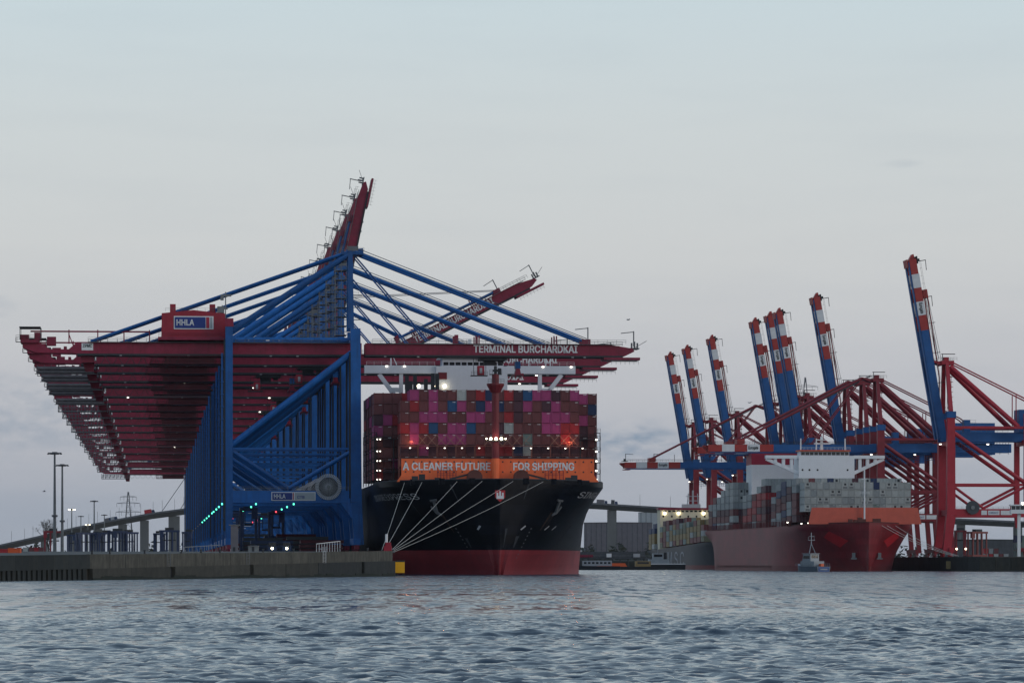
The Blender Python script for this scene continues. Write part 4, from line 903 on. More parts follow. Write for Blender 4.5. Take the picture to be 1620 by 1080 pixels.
for px, hh in ((642, 4), (648, 2.4), (655, 4.4), (672, 3), (683, 4.6), (690, 4.6)): m.box(HX(px)-.5, HX(px)+.6, BY-4, BY-3, HZ(617), HZ(617)+hh)
m.box(HX(640), HX(695), BY-5, BY-2, HZ(617)-20, HZ(617)); m.build('exhaust_housing', 'dark_steel', ship)
# containers, bow bay by the colours seen
rows = ['.mbmbbwbrnbrdummdbm', 'brbmbumbnmnbdmbdmbb', 'bbmmmbbmmbbrdbbmmmb', 'rmrubmmubbdwbbbmmrr', 'bmbbmmmbbbdbbtbbbrb', 'ddmdbdbdrbrrnwddddd', 'bddbbdbbdbbddbdbddb']
ZT1 = 49.2; cxs = {}
for r_i, row in enumerate(rows):
    for k, ch in enumerate(row):
        if ch == '.': continue
        x = (k-9)*2.52; kind = random.choice(('door', 'door', 'end'))
        place_container(FR1, x, BAY[0]+random.uniform(-.03, .03), ZT1-2.93*(r_i+1), ch, kind, f"{CONT[ch][0]} container, black ship's foremost bay, {TIER[r_i]}, {ORD2[k]} column from the quay", 'containers in the bow bay of the black ship')
for bi, b_ in enumerate(BAY[1:]):
    lft = 5 if bi == 0 else 3
    for k in list(range(lft))+([20, 21, 22, 23] if bi == 0 else []):
        for tz in range(8):
            if bi >= 1 and k >= 2 and tz > 2: continue
            ch = random.choice('bbbbdmbdmbr'); x = (k-11.5)*2.52
            if k in (22, 23) and tz < 3: ch = 'mb'[(k+tz) % 2] if not (k == 23 and tz == 1) else 'n'
            place_container(FR1, x, b_, 48.9-2.93*(tz+1), ch, random.choice(('door', 'end')), f"{CONT[ch][0]} container, black ship's {ORD[bi+1]} bay, {TIER[tz]}, {ORD2[k]} column from the quay", 'containers in the wider bays of the black ship')
# deck light that spills on the bow stack
def point(name, at, col, e, r, par):
    l = bpy.data.lights.new(name, 'POINT'); l.energy = e; l.color = col; l.shadow_soft_size = r; o = ob(name, l, par, at); return o
point('flood_glow', (0, 11.0, 35.5), (1, .85, .6), 70, .5, fm)
point('deck_glow', (-21.2, 29.2, 35.2), (1, .35, .18), 260, .3, ship); point('deck_glow', (21.0, 29.2, 35.2), (1, .30, .15), 260, .3, ship)
# mooring lines to the bollard tower on the quay corner
bol = P(613.5, 880, 941); bol.z = 5.7
tw = thing('mooring_dolphin', 'red and white mooring post at the quay corner with ropes made fast', 'bollard', bol)
m = MB(); m.box(-.9, .9, -.9, .9, -.6, 1.2); m.box(-.55, .75, -.6, .6, 1.21, 2.0); m.build('post_base', 'crane_red_bright', tw); MB().tube((-.3, 0, 2.0), (-.3, 0, 3.9), .32, 10).build('post', 'letter_white', tw)
for hgt, off in ((.4, .95), (-.2, 1.1)): MB().tube((off, -.7, hgt), (off+.5, -.7, hgt), .22, 8).build('hook', 'steel_grey', tw)
def ropeline(p0, p1, sag, k):
    pts = []
    for i in range(15):
        t_ = i/14; p = p0.lerp(p1, t_); p.z -= sag*.22*4*t_*(1-t_); pts.append(p)
    o = MB().path(pts, .038, 5).build('mooring_rope', 'rope'); tag(o, k, 'rope', 'mooring ropes of the black ship')
for (l, sd_, e, sag, lab) in ((14.5, -1, Vector((-1.4, 1, .2)), 1.2, 'pale mooring rope from the quay corner, steepest beside the blue crane leg'), (10.3, -1, Vector((-.3, 1, .9)), .8, 'pale mooring rope from the quay corner, second steepest to the bow'),
                         (4.7, -1, Vector((1.2, -.6, .5)), 1.2, 'pale mooring rope from the quay corner, third up to the black bow'), (1.75, -1, Vector((1.3, -.6, .3)), 1.5, 'pale mooring rope from the quay corner to the stem under the orange slogan'),
                         (1.35, 1, Vector((1.4, -.6, .1)), 1.8, 'pale mooring rope from the quay corner passing the red city crest'), (5.2, 1, Vector((1.4, -.6, -.2)), 2.2, 'longest and lowest pale mooring rope, from the quay corner below the city crest')):
    z = zdk(l)-.5; ropeline(bol+e, FR1 @ Vector((sd_*(hb1(l, z)+.1), l, z)), sag, lab)

# ---------------------------------------------------------------- red ship
S2 = P(1375, 892, 1600); S2.z = 0; AX2 = math.atan2(810-232, F); FR2 = Matrix.Translation(S2) @ Matrix.Rotation(AX2, 4, 'Z')
sh2 = thing('container_ship', 'red hulled container ship with a white bridge and salmon breakwater at the far quay', 'ship', S2, AX2)
zd2 = lambda l: 19.0-min(l, 60)*.025-.0*l
me, hb2 = make_hull(300, 47, zd2, 1.2, (52, 3.4, 95, 1.9, 1.0), ['hull2_red', 'hull2_dark', 'deck']); smooth(ob('hull', me, sh2), 35)
for sd_ in (-1, 1):
    m = MB(); l, z = 12, 12.4; cor = [(-5, -.6), (0, -3.2), (5.5, .8), (1, 3.2)]; k_ = 6; gv = []
    for i in range(k_+1):
        for j in range(k_+1):
            f_, g2_ = i/k_, j/k_; aa = [(cor[0][q_]*(1-f_)+cor[1][q_]*f_)*(1-g2_)+(cor[3][q_]*(1-f_)+cor[2][q_]*f_)*g2_ for q_ in (0, 1)]
            gv.append((sd_*(hb2(l+aa[0], z+aa[1])+.18), l+aa[0], z+aa[1]))
    m.add(gv, [(i*(k_+1)+j, (i+1)*(k_+1)+j, (i+1)*(k_+1)+j+1, i*(k_+1)+j+1) for i in range(k_) for j in range(k_)])
    m.build('anchor_patch', 'patch_red', sh2)
    m = MB(); x = sd_*(hb2(6, 9)+.2); m.box(x-.6, x+.6, 5.2, 6.0, 5.0, 7.2); m.box(x-1.1, x+1.1, 5.0, 5.8, 4.6, 5.2); m.build('anchor', 'steel_grey', sh2)
hull_text('CAP SAN', hb2, sh2, -1, 34, 13, 16.4, 1.1, 'crane_red', bold=.01)
def W2(px, y): dd = 1600+y; return (px-(232+(1600/dd)*1143))/(F/dd)
WY2 = 12.; m = MB(); zw = 24.9; xl, xr = -20.6, 21.4
m.box(xl, xr, WY2, WY2+.4, zd2(12)-.3, zw); m.prism([(xl-1.4, zd2(12)-.3), (xl, zd2(12)-.3), (xl, zw)], WY2, WY2+.4); m.prism([(xr, zd2(12)-.3), (xr+1.6, zd2(12)-.3), (xr, zw)], WY2, WY2+.4); m.build('breakwater', 'wall2_salmon', sh2)
m = MB(); m.path([(-hb2(l, 30), l, zd2(l)+.1) for l in (52, 40, 30, 20, 12, 7, 4, 2, .8)]+[(hb2(l, 30), l, zd2(l)+.1) for l in (.8, 2, 4, 7, 12, 20, 30, 40, 52)], .2, 5)
for px in (1345, 1353, 1360, 1366, 1384, 1390): x = W2(px, 8); m.box(x-.8, x+.8, 7, 8.5, 18.5, 19.8+random.random()*1.2)
m.build('foredeck_gear', 'deck', sh2)
m = MB(); m.tube((0, 10.5, 18.6), (0, 10.5, 40), .34, 10, .26); m.box(-1.1, 1.1, 10, 11, 36, 36.2); m.rail(-1.8, 1.8, 10, 30, 1, 1.2); m.build('foremast', 'white_paint', sh2)
BY2 = 102; HH2 = lambda py: (HY-py)/(F/(1600+BY2))+CH
hx = lambda px: W2(px, BY2)
m = MB(); m.box(hx(1263), hx(1352), BY2, BY2+13, 18, HH2(720.5)); hs2 = m.build('deckhouse', 'ship2_white', sh2)
for s in (0, 1):
    a, b_, c_ = ((1211, 1263, 1256), (1401, 1352, 1359))[s]; tp, lo = HH2(720), HH2(731)
    x0, x1 = hx(a), hx(b_)+(-.02 if not s else .02); m = MB(); m.box(min(x0, x1), max(x0, x1), BY2+.5, BY2+4, HH2(725), tp)
    m.beam((hx(a)+(1 if not s else -1)*.3, BY2+2, HH2(725.5)), (x1, BY2+2, HH2(748)), 1.6, 1.3)
    for k in (.3, .55, .8): xx = x0+(x1-x0)*k; m.box(xx-.6, xx+.6, BY2+1, BY2+3, HH2(725)-(HH2(725)-HH2(748))*k, HH2(725)-.01)
    m.build('bridge_wing', 'ship2_white', sh2)
wh = MB().box(hx(1266), hx(1344), BY2+.6, BY2+9, HH2(720.4), HH2(713.5)).build('wheelhouse', 'ship_white', hs2)
for k in range(11): a = 1266.6+k*7.0; MB().box(hx(a+.6), hx(a+6.4), BY2+.5, BY2+.59, HH2(719.6), HH2(715)).build('window', 'glass_dark', wh)
MB().box(hx(1264), hx(1346), BY2-.4, BY2+10, HH2(713.5)+.01, HH2(711.5)).build('roof_edge', 'orange_paint', hs2)
for px, py in ((1269, 743), (1280, 743), (1293, 743), (1341, 743)): MB().tube((hx(px), BY2-.08, HH2(py)), (hx(px), BY2-.02, HH2(py)), .42, 10).build('porthole', 'glass_dark', hs2)
m = MB(); m.beam((hx(1302), BY2+4, HH2(712)), (hx(1302), BY2+4, HH2(690)), 1.0); m.box(hx(1290), hx(1316), BY2+3.5, BY2+4.5, HH2(702), HH2(700)); m.box(hx(1294), hx(1309), BY2+3, BY2+5, HH2(696), HH2(694.5))
for px in (1268, 1293, 1339): m.beam((hx(px), BY2+3, HH2(712)), (hx(px), BY2+3, HH2(693)), .45)
m.rail(hx(1265), hx(1345), BY2-.3, HH2(711.5), 1.1, 1.5); m.build('radar_mast', 'white_paint', hs2)
FY2 = 205; fS = F/(1600+FY2); fz = lambda py: (HY-py)/fS+CH; fxp = lambda px: W2(px, FY2)
fn = MB().box(fxp(1188), fxp(1290), FY2, FY2+16, 18, fz(735)).build('funnel_casing', 'ship2_white', sh2); MB().box(fxp(1188), fxp(1290), FY2, FY2+16, fz(735)+.01, fz(714.5)).build('funnel', 'sign_red', sh2)
# boxes
for r_i, row in enumerate(['wwwgwwwwwwwnwwwww', 'wgwwwwwwwgwgwwwww', 'wwwwwwggwwwggwwww', 'wgwwgwwwwgwtgwwww']):
    for k, ch in enumerate(row):
        place_container(FR2, (k-8)*2.5-.3, 24, 35.2-2.93*(r_i+1), ch, 'reefer' if (k*5+r_i*3) % 7 in (0, 2) and ch == 'w' else random.choice(('door', 'end')), f"{CONT[ch][0]} container, red ship's foremost bay, {TIER[r_i]}, {ORD2[16-k]} column from its quay", 'containers in the bow bay of the red ship')
items = []; tiers = {1: 37.0, 2: 36.8, 3: 36.3, 4: 35.5, 5: 30.5, 7: 38.5, 8: 35.6, 9: 32.7, 10: 32.7, 11: 32.5, 14: 38.8, 15: 38.8, 16: 35.8, 17: 33, 18: 33, 19: 30}
cmap = {1: 'wgbdbd', 2: 'gbdgnb', 3: 'nndbbd', 4: 'ggbdgb', 5: 'gdbg', 7: 'wrrbdb', 8: 'wrrdrb', 9: 'wrrbgd', 10: 'wgrrdb', 11: 'wgdrbr', 14: 'wwwgdb', 15: 'wwggdb', 16: 'wwgdbd', 17: 'wgdbgd', 18: 'wggbdg', 19: 'gdb'}
for bi, top in tiers.items():
    y = 24+13.6*bi
    if y+12 > 296: continue
    ncol = 17 if bi == 1 else 9 if bi in (8, 14, 16) else 5; z = top-2.93; tt = 0
    while z > 17:
        for k in range(ncol):
            if bi == 1 and k > 4 and tt > 0: continue
            x = (k-8.5)*2.5-.2
            ch = cmap[bi][min(tt, len(cmap[bi])-1)] if random.random() < .82 else random.choice('gbdngwgd')
            items.append((x, y, z, ch, 'reefer' if ch == 'w' and random.random() < .3 else 'door'))
        z -= 2.93; tt += 1
cont_stuff('container_stacks', FR2, items, 'mixed grey, white and red containers stacked along the red ship')
m = MB()
for k in range(62): l = 50+k*4; m.box(-23.3, -23.0, l, l+.5, 17.4, 20.2)
m.box(-23.4, -22.9, 48, 298, 17.4, 18.0); m.build('side_stanchions', 'hull2_dark', sh2)
for px, py in ((1268, 828), (1279, 827), (1246, 826)): q = FR2.inverted() @ P(px, py, 1632); MB().box(q.x-.3, q.x+.3, q.y, q.y+.3, q.z-.2, q.z+.2).build('deck_lamp', 'lamp_white', sh2)
for (l, e, lab) in ((10, (-3, -40), 'thin mooring rope from the red bow, highest of its set'), (6, (-3, -36), 'thin mooring rope from the red bow, middle of its set'), (4, (-3, -30), 'thin mooring rope from the red bow, lowest of its set')):
    o = MB(); z = 17.8; p0 = FR2 @ Vector((hb2(l, z)+.1, l, z)); p1 = E(e[0], e[1], 5.9)
    o.path([p0.lerp(p1, i/8)-Vector((0, 0, 1.2*4*(i/8)*(1-i/8))) for i in range(9)], .07, 4); tag(o.build('mooring_rope', 'rope'), lab, 'rope', 'mooring ropes of the red ship')

# ---------------------------------------------------------------- grey ship behind
S4 = P(1200, 892, 2040); S4.z = 0; S4.x = 119+3; FR4 = Matrix.Translation(S4) @ Matrix.Rotation(AX2, 4, 'Z')
sh3 = thing('container_ship', 'grey hulled container ship with cream deckhouse lights lit, lying behind the red ship', 'ship', S4, AX2)
zd4 = lambda l: 14.5-min(l, 300)*.015
me, hb4 = make_hull(290, 40, zd4, .6, (60, 2.6, 110, 1.8, 2), ['msc_hull', 'hull2_dark', 'deck']); smooth(ob('hull', me, sh3), 35)
hull_text('M S C', hb4, sh3, -1, 196, 128, 5.4, 8.0, 'letter_grey', out_=.12)
DY = 238; dS = F/(2040+DY); dz = lambda py: (HY-py)/dS+CH
dh = MB().box(-19, 19, DY, DY+12, 9, dz(806)).build('deckhouse', 'msc_cream', sh3)
for k in range(14): MB().box(-17+k*2.45, -15.4+k*2.45, DY-.08, DY-.01, dz(809.5), dz(807)).build('window', 'glass_dark', dh)
for k in range(8): MB().box(-17.5+k*4.6, -16.6+k*4.6, DY-.08, DY-.01, dz(818), dz(815)).build('window', 'glass_dark', dh)
m = MB(); m.box(-20, 20, DY-.6, DY+9, dz(806)+.01, dz(803)); m.build('bridge_deck', 'crane_red', dh)
m = MB(); m.box(-6, 4, DY+3, DY+7, dz(803), dz(797)); m.beam((0, DY+5, dz(797)), (0, DY+5, dz(775)), .9); m.box(-4, 3.4, DY+4.6, DY+5.4, dz(785), dz(784)); m.box(-3, 3, DY+4.6, DY+5.4, dz(792), dz(791)); m.beam((-3, DY+5, dz(797)), (-2.6, DY+5, dz(780)), .5); m.beam((3, DY+5, dz(797)), (2.6, DY+5, dz(780)), .5); m.build('radar_mast', 'letter_grey', dh)
for x in (-16.5, -8.8, 5.2, 13): smooth(MB().tube((x, DY-.9, dz(811.5)), (x, DY-.5, dz(811.5)), .75, 10).build('floodlight', 'lamp_flood', dh))
items = []
for bi in range(13):
    y = 50+14*bi; nt_ = 5 if bi > 5 else 4
    for k in range(4 if bi < 12 else 13):
        for tz in range(nt_-(1 if k == 0 and bi % 3 == 0 else 0)): items.append(((k-7.6)*2.5, y, zd4(y)+.4+tz*2.9, random.choice('yyobgyoybt' if tz < 4 else 'oybtdb'), 'door'))
for bi in range(2):
    y = 254+14*bi
    for k in range(4):
        for tz in range(5 if k else 4): items.append(((k-7.6)*2.5, y, zd4(y)+.4+tz*2.9, 'n' if tz > 2 else random.choice('yyw'), 'door'))
cont_stuff('container_stacks', FR4, items, 'ochre, olive and brown containers stacked on the grey ship')

# ================================================================== road bridge far behind
BD = 3400.; BS = F/BD
br = thing('road_bridge', 'high concrete road bridge with a cable stayed span behind the port', 'bridge', (0, 0, 0))
prof = [(-260, 880), (-120, 874), (0, 862), (60, 848.5), (120, 834), (180, 822.5), (240, 811.5), (300, 803.5), (360, 798), (480, 791), (640, 787), (800, 789), (945, 796), (1050, 802.5), (1200, 808), (1400, 815), (1500, 819.5), (1620, 825), (1800, 834)]
def deck_y(px):
    for (a, ya), (b_, yb) in zip(prof, prof[1:]):
        if a <= px <= b_: return ya+(yb-ya)*(px-a)/(b_-a)
def bpt(px, py, off=0): q = P(px, py, BD); q.y += off; return q
m = MB(); k = 0
for (a, ya), (b_, yb) in zip(prof, prof[1:]):
    th = 9.0
    vs = [bpt(a, ya+1.5, -8), bpt(b_, yb+1.5, -8), bpt(b_, yb+th, -4), bpt(a, ya+th, -4), bpt(a, ya+1.5, 8), bpt(b_, yb+1.5, 8), bpt(b_, yb+th, 4), bpt(a, ya+th, 4)]
    m.add(vs, [(0, 3, 2, 1), (0, 1, 5, 4), (4, 5, 6, 7), (3, 7, 6, 2)])
m.build('bridge_deck', 'bridge_conc', br)
m = MB()
for (a, ya), (b_, yb) in zip(prof, prof[1:]):
    for off in (-8.2, 8.2): m.beam(bpt(a, ya+.8, off), bpt(b_, yb+.8, off), .3, 1.5)
m.build('parapet', 'cable_grey', br)
for px, wd in ((20, 9), (70, 10), (119, 11), (156, 11), (194, 13), (228.5, 13), (275.5, 17), (330, 17), (560, 15), (640, 15), (860, 15), (968, 14.5), (1075, 14), (1180, 14), (1290, 14), (1400, 14), (1520, 13), (1610, 13)):
    t_ = bpt(px, deck_y(px)+9); MB().box(t_.x-wd/2/BS, t_.x+wd/2/BS, BD-3, BD+3, 3.0, t_.z).build('pier', 'bridge_conc', br)
PX = 402; tp = P(PX, 598, BD); bs_ = P(PX, deck_y(PX)+6, BD)
for sd_ in (-1, 1): MB().beam((bs_.x, BD+sd_*11, 3), (tp.x, BD+sd_*1.5, tp.z), 4, 4, (1, 0, 0), 2.4, 2.4).build('pylon_leg', 'steel_grey', br)
for k in range(5):
    for sd_ in (-1, 1):
        e = bpt(PX+sd_*(28+k*30), deck_y(PX+sd_*(28+k*30))+2); MB().tube((tp.x, BD, tp.z-4*(4-k)), e, .28, 5).build('stay_cable', 'cable_grey', br)
for px in list(range(20, 350, 17))+[936, 1012, 1060]:
    q = bpt(px, deck_y(px)+1, 8 if px % 2 else -8); MB().tube(q, q+Vector((0, 0, 10)), .12, 4).build('lamp_post', 'cable_grey', br)
def truck(px, ln, hh, col, lab):
    q = bpt(px, deck_y(px)+1.6, -4); t_ = thing('lorry', lab, 'lorry', q)
    sl = math.atan2(deck_y(px-8)-deck_y(px+8), 16); t_.rotation_euler = (0, -sl, 0)
    MB().box(-ln/2, ln/2-2.6, -1.2, 1.2, 1.1, 1.1+hh).build('cargo_box', col, t_)
    m = MB(); m.prism([(ln/2-2.4, .7), (ln/2, .7), (ln/2, 2.2), (ln/2-.4, 3.4), (ln/2-2.4, 3.4)], -1.15, 1.15); m.build('cab', 'navy', t_)
    for xx in (-ln/2+1, -ln/2+2.3, ln/2-1.2): MB().tube((xx, -1.25, .5), (xx, 1.25, .5), .5, 10).build('wheel', 'tyre', t_)
truck(238, 8.5, 3.2, 'truck_red', 'red box lorry climbing the road bridge'); truck(173, 6, 2.4, 'building', 'small grey lorry on the bridge ramp, behind a second lorry')
truck(182, 5.5, 2.5, 'letter_grey', 'pale short lorry on the bridge ramp, ahead of the red one'); truck(952, 9, 3.0, 'building', 'pale lorry on the bridge beside the black bow'); truck(971.5, 5.5, 3.4, 'building_dark', 'dark box lorry on the bridge above its pier')

# ================================================================== masts, pylons, trees
def light_mast(px, ytop, d, lit, lab, zb=QZ-.4):
    q = P(px, 892, d); h = P(px, ytop, d).z-zb; t_ = thing('light_mast', lab, 'light mast', (q.x, d, zb), 0, 'light masts on the quay'); k = h/35
    MB().tube((0, 0, 0), (0, 0, h), .52*k+.1, 10, .24*k+.08).build('pole', 'steel_grey', t_)
    m = MB(); m.tube((0, 0, h-.6*k), (0, 0, h+.3*k), .9*k, 8); m.tube((0, 0, h*.38), (0, 0, h*.40), 1.0*k, 8) if not lit and h > 30 else None
    m.box(-2.3*k, 2.3*k, -.3*k, .3*k, h-.2*k, h+.1*k); m.box(-.3*k, .3*k, -2*k, 2*k, h-.2*k, h+.1*k); m.build('crown', 'cable_grey', t_)
    for sx in (-2.1, -1.2, 1.2, 2.1): MB().box(sx*k-.35*k, sx*k+.35*k, -.5*k, .5*k, h-.55*k, h-.21*k).build('lamp_head', 'lamp_flood' if lit else 'dark_steel', t_)
for px, yt, d, lit, lab in ((86.5, 716, 1400, 0, 'tallest grey light mast behind the quay, all lamps off'), (98.5, 735, 1560, 0, 'second tallest grey light mast standing close beside the tallest one'), (113.5, 805, 2500, 1, 'slim light mast with lamps lit beside the two tall masts'),
                            (128, 816, 2900, 0, 'small unlit light mast in front of the bridge ramp'), (139, 829, 2900, 1, 'lowest light mast, lamps lit, behind the straddle carriers'), (149, 792, 2500, 0, 'tall unlit light mast above the straddle carriers'),
                            (165, 814, 2900, 0, 'unlit light mast with a flat head beside the bridge lorries')): light_mast(px, yt, d, lit, lab)
def pylon(px, ytop, d, arms, lab):
    q = P(px, 892, d); S = F/d; h = (HY-ytop)/S; t_ = thing('power_pylon', lab, 'pylon', (q.x, d, 3)); w0 = h*.085; m = MB()
    for sx in (-1, 1):
        for sy in (-1, 1): m.beam((sx*w0, sy*w0, 0), (sx*.5, sy*.5, h), .55, .55)
    for k in range(12):
        z0, z1 = h*k/12, h*(k+1)/12; a, b_ = w0*(1-k/12)+.4, w0*(1-(k+1)/12)+.4; m.beam((-a, -a, z0), (b_, -b_, z1), .3); m.beam((a, -a, z0), (-b_, -b_, z1), .3)
    m.build('tower', 'cable_grey', t_)
    for f, l in arms:
        m = MB(); m.beam((-l, 0, h*f), (l, 0, h*f), .5, .5); m.beam((-l, 0, h*f), (0, 0, h*f+l*.16), .3); m.beam((l, 0, h*f), (0, 0, h*f+l*.16), .3)
        for sx in (-1, -.55, .55, 1): m.beam((sx*l, 0, h*f), (sx*l, 0, h*f-4), .3)
        m.build('cross_arm', 'cable_grey', t_)
    return q.x, d, h
pylon(203, 778, 4600, ((.93, 9), (.84, 13), (.72, 14)), 'lattice power pylon beyond the bridge ramp'); pylon(1274, 597, 4600, ((.95, 14), (.89, 21), (.83, 22)), 'tall lattice power pylon rising behind the red cranes')
tr = thing('bare_tree', 'bare rounded tree standing before the bridge ramp', 'tree', (P(77, 892, 2600).x, 2600, 5)); tm = MB(); rr = random.Random(4)
MB().tube((0, 0, 0), (0, 0, 9), .5, 8, .35).build('trunk', 'bark', tr)
def grow(p, dv, ln, r, k):
    e = p+dv*ln; tm.tube(p, e, r, 5, r*.6, cap=False)
    if k:
        for _ in range(3 if k > 1 else 4):
            nd = (dv+Vector((rr.gauss(0, .45), rr.gauss(0, .45), rr.gauss(.15, .3)))).normalized(); grow(e, nd, ln*rr.uniform(.55, .8), r*.6, k-1)
for _ in range(8): grow(Vector((0, 0, rr.uniform(5, 9))), Vector((rr.gauss(0, .5), rr.gauss(0, .5), 1)).normalized(), rr.uniform(5, 7), .22, 4)
tm.build('crown', 'bark', tr)
# distant woodland and shrubs along the banks
m = MB(); wr_ = np.random.default_rng(11)
for k in range(5200):
    px = wr_.uniform(-200, 1800); d = wr_.uniform(3500, 3900); hgt = 9+6*math.sin(px*.031)+4*math.sin(px*.11+1)+3*math.sin(px*.37)
    if 300 < px < 560: continue
    z = 3+wr_.random()**.8*max(4, hgt+wr_.normal()*1.6); q = P(px, 892, d); s_ = wr_.uniform(1.2, 3.0); a = wr_.normal(size=(3, 3))*s_
    m.add([(q.x+a[i][0], q.y+a[i][1], max(3, z+a[i][2]*.8)) for i in range(3)], [(0, 1, 2)])
for k in range(1500):
    px = wr_.uniform(922, 1046); d = wr_.uniform(3120, 3200); hgt = 8+5*math.sin(px*.13)+3*math.sin(px*.41+1); q = P(px, 892, d); z = 3+wr_.random()**.7*max(3, hgt); s_ = wr_.uniform(.7, 1.8); a = wr_.normal(size=(3, 3))*s_
    m.add([(q.x+a[i][0], q.y+a[i][1], max(3, z+a[i][2]*.8)) for i in range(3)], [(0, 1, 2)])
for k in range(60): px = -200+k*34; q = P(px, 892, 3950); m.box(q.x-9.5, q.x+9.5, 3945, 3955, 3, 7+wr_.random()*3)
tag(m.build('woodland', 'foliage'), 'dark distant woodland along the horizon behind the port', 'woodland', kind='stuff')

# ================================================================== yard: straddle carriers, boxes
def straddle(px, d, col, rz, lab, grp, zb=QZ-.1, lit=False):
    q = P(px, 892, d); t_ = thing('straddle_carrier', lab, 'straddle carrier', (q.x, d, zb), rz, grp)
    for sy in (-2.2, 2.2):
        MB().box(-4.6, 4.6, sy-.35, sy+.35, 1.0, 1.9).build('side_frame', col, t_)
        for xx in (-4.1, -1.3, 1.3, 4.1): MB().box(xx-.3, xx+.3, sy-.3, sy+.3, 1.91, 12.6).build('leg', col, t_)
        MB().box(-4.8, 4.8, sy-.4, sy+.4, 12.61, 13.6).build('top_beam', col, t_)
        for xx in (-3.9, -1.4, 1.4, 3.9): MB().tube((xx, sy-.3, .8), (xx, sy+.3, .8), .8, 12).build('wheel', 'tyre', t_)
    for xx in (-4.2, 4.2): MB().box(xx-.4, xx+.4, -1.79, 1.79, 12.7, 13.5).build('cross_beam', col, t_)
    m = MB(); m.box(-2, 2, -1.6, 1.6, 13.62, 14.8); m.build('machinery_deck', 'dark_steel', t_); MB().box(-4.9, -3.1, -2.6, -.9, 10.2, 12.59).build('driver_cab', 'letter_grey' if col == 'crane_blue' else col, t_)
    m = MB(); m.box(-3, 3, -1.2, 1.2, 8.4, 8.9); [m.beam((xx, yy, 8.9), (xx, yy, 12.7), .12) for xx in (-2.4, 2.4) for yy in (-1, 1)]; m.build('spreader', 'dark_steel', t_)
    if lit:
        for yy in (-2.2, 2.2): MB().box(-5.0, -4.7, yy-.35, yy+.35, 4.2, 4.9).build('headlight', 'lamp_flood', t_)
g = 'straddle carriers in the blue crane yard'
for px, d, rz, lab in ((136, 2150, .5, 'blue straddle carrier under the low lit mast'), (154, 2230, 1.2, 'blue straddle carrier in the middle of the parked group'), (168, 2150, .3, 'blue straddle carrier beside the bridge pier'),
                       (186, 2050, 1.0, 'blue straddle carrier nearest the bridge pier among the group'), (203, 2120, .4, 'blue straddle carrier standing at the open end of the group'), (268, 2000, .2, 'dark blue straddle carrier beside the landside crane legs'), (300, 2100, 1.3, 'dark blue straddle carrier close to the landside crane legs')):
    straddle(px, d, 'navy', rz, lab, g)
straddle(84, 2050, 'e_red', .15, 'red straddle carrier behind the two tall light masts', g); straddle(116, 2300, 'navy', 1.4, 'navy straddle carrier beside the slim lit mast', g)
g2 = 'straddle carriers under the red cranes'
straddle(1519, 2000, 'mast_red', 1.57, 'red straddle carrier with lit headlamps under the red crane portal', g2, 5.6, True); straddle(1546, 2080, 'hull2_dark', .5, 'dark red straddle carrier beside the lit one under the portal', g2, 5.6)
straddle(252, 2200, 'navy', 1.5, 'grey blue straddle carrier carrying a pale box by the bridge pier', g)
def ybox(px, d, z, col, ln, h, lab, rz=0., grp='containers standing in the yards'):
    q = P(px, 892, d); o = ob('container', cont_mesh(col, 'end', ln, h), None, (q.x, d, z), rz); tag(o, lab, 'container', grp)
MATS['container_s'] = MATS['orange_paint']; CONT['s'] = ('orange', (0, 0, 0))
ybox(22, 830, 4.2, 's', 2.6, 1.75, 'low bright orange skip near the dark sheet piling'); ybox(4, 840, 4.2, 'r', 2.6, 1.6, 'dark red skip beside the bright orange one')
for i, (px, tz, c) in enumerate(((50, 0, 'b'), (57.5, 0, 'b'), (65, 0, 'y'), (72.5, 0, 'g'), (50, 1, 'b'), (57.5, 1, 'r'), (65, 1, 'b'), (40, 1, 'w'), (40, 0, 'n'), (30, 0, 'n'), (30, 1, 'n'))):
    ybox(px, 2150, QZ+2.9*tz, c, 6.06, 2.9, f'{CONT[c][0]} container, {ORD[i]} of the stacks by the two tall masts', .1)
for i, (px, c, tz) in enumerate(((1560, 'g', 0), (1568, 'r', 0), (1576, 'w', 0), (1584, 'b', 0), (1560, 'r', 1), (1568, 'g', 1), (1576, 'b', 1), (1592, 'g', 0))):
    ybox(px, 2250, 5.6+2.9*tz, c, 6.06, 2.9, f'{CONT[c][0]} container, {ORD[i]} in the low row beyond the red portal', 0)
for i, (px, c, tz) in enumerate(((1612, 't', 0), (1612, 't', 1), (1612, 'n', 2), (1612, 't', 3), (1622, 't', 0), (1622, 't', 1), (1622, 't', 2))):
    ybox(px, 1640, 5.6+2.9*tz, c, 6.06, 2.9, f'{CONT[c][0]} container, {ORD[i]} of the stack against the landside red legs', .05)
# pale control cabin by the landside red legs
q = P(1612, 812, 1590); cb_ = thing('control_cabin', 'white glazed control cabin with a lit lamp on a steel post by the red crane', 'cabin', (q.x, 1590, 5.6)); hz = q.z-5.6
MB().box(-.6, .6, -.6, .6, 0, hz-.01).build('post', 'white_paint', cb_); MB().box(-3.4, 4, -2, 2, hz, hz+1.5).build('cabin_base', 'white_paint', cb_); MB().box(-3.2, 3.8, -1.8, 1.8, hz+1.51, hz+3.0).build('window_band', 'glass_dark', cb_); MB().box(-3.6, 4.2, -2.2, 2.2, hz+3.01, hz+3.5).build('roof', 'white_paint', cb_)
for k in range(5): MB().box(-3.25+k*1.7, -3.1+k*1.7, -1.9, -1.81, hz+1.52, hz+3.0).build('window_post', 'white_paint', cb_)
MB().tube((1.2, -2.2, hz+3.9), (1.2, -1.9, hz+3.9), .5, 10).build('lamp', 'lamp_flood', cb_)
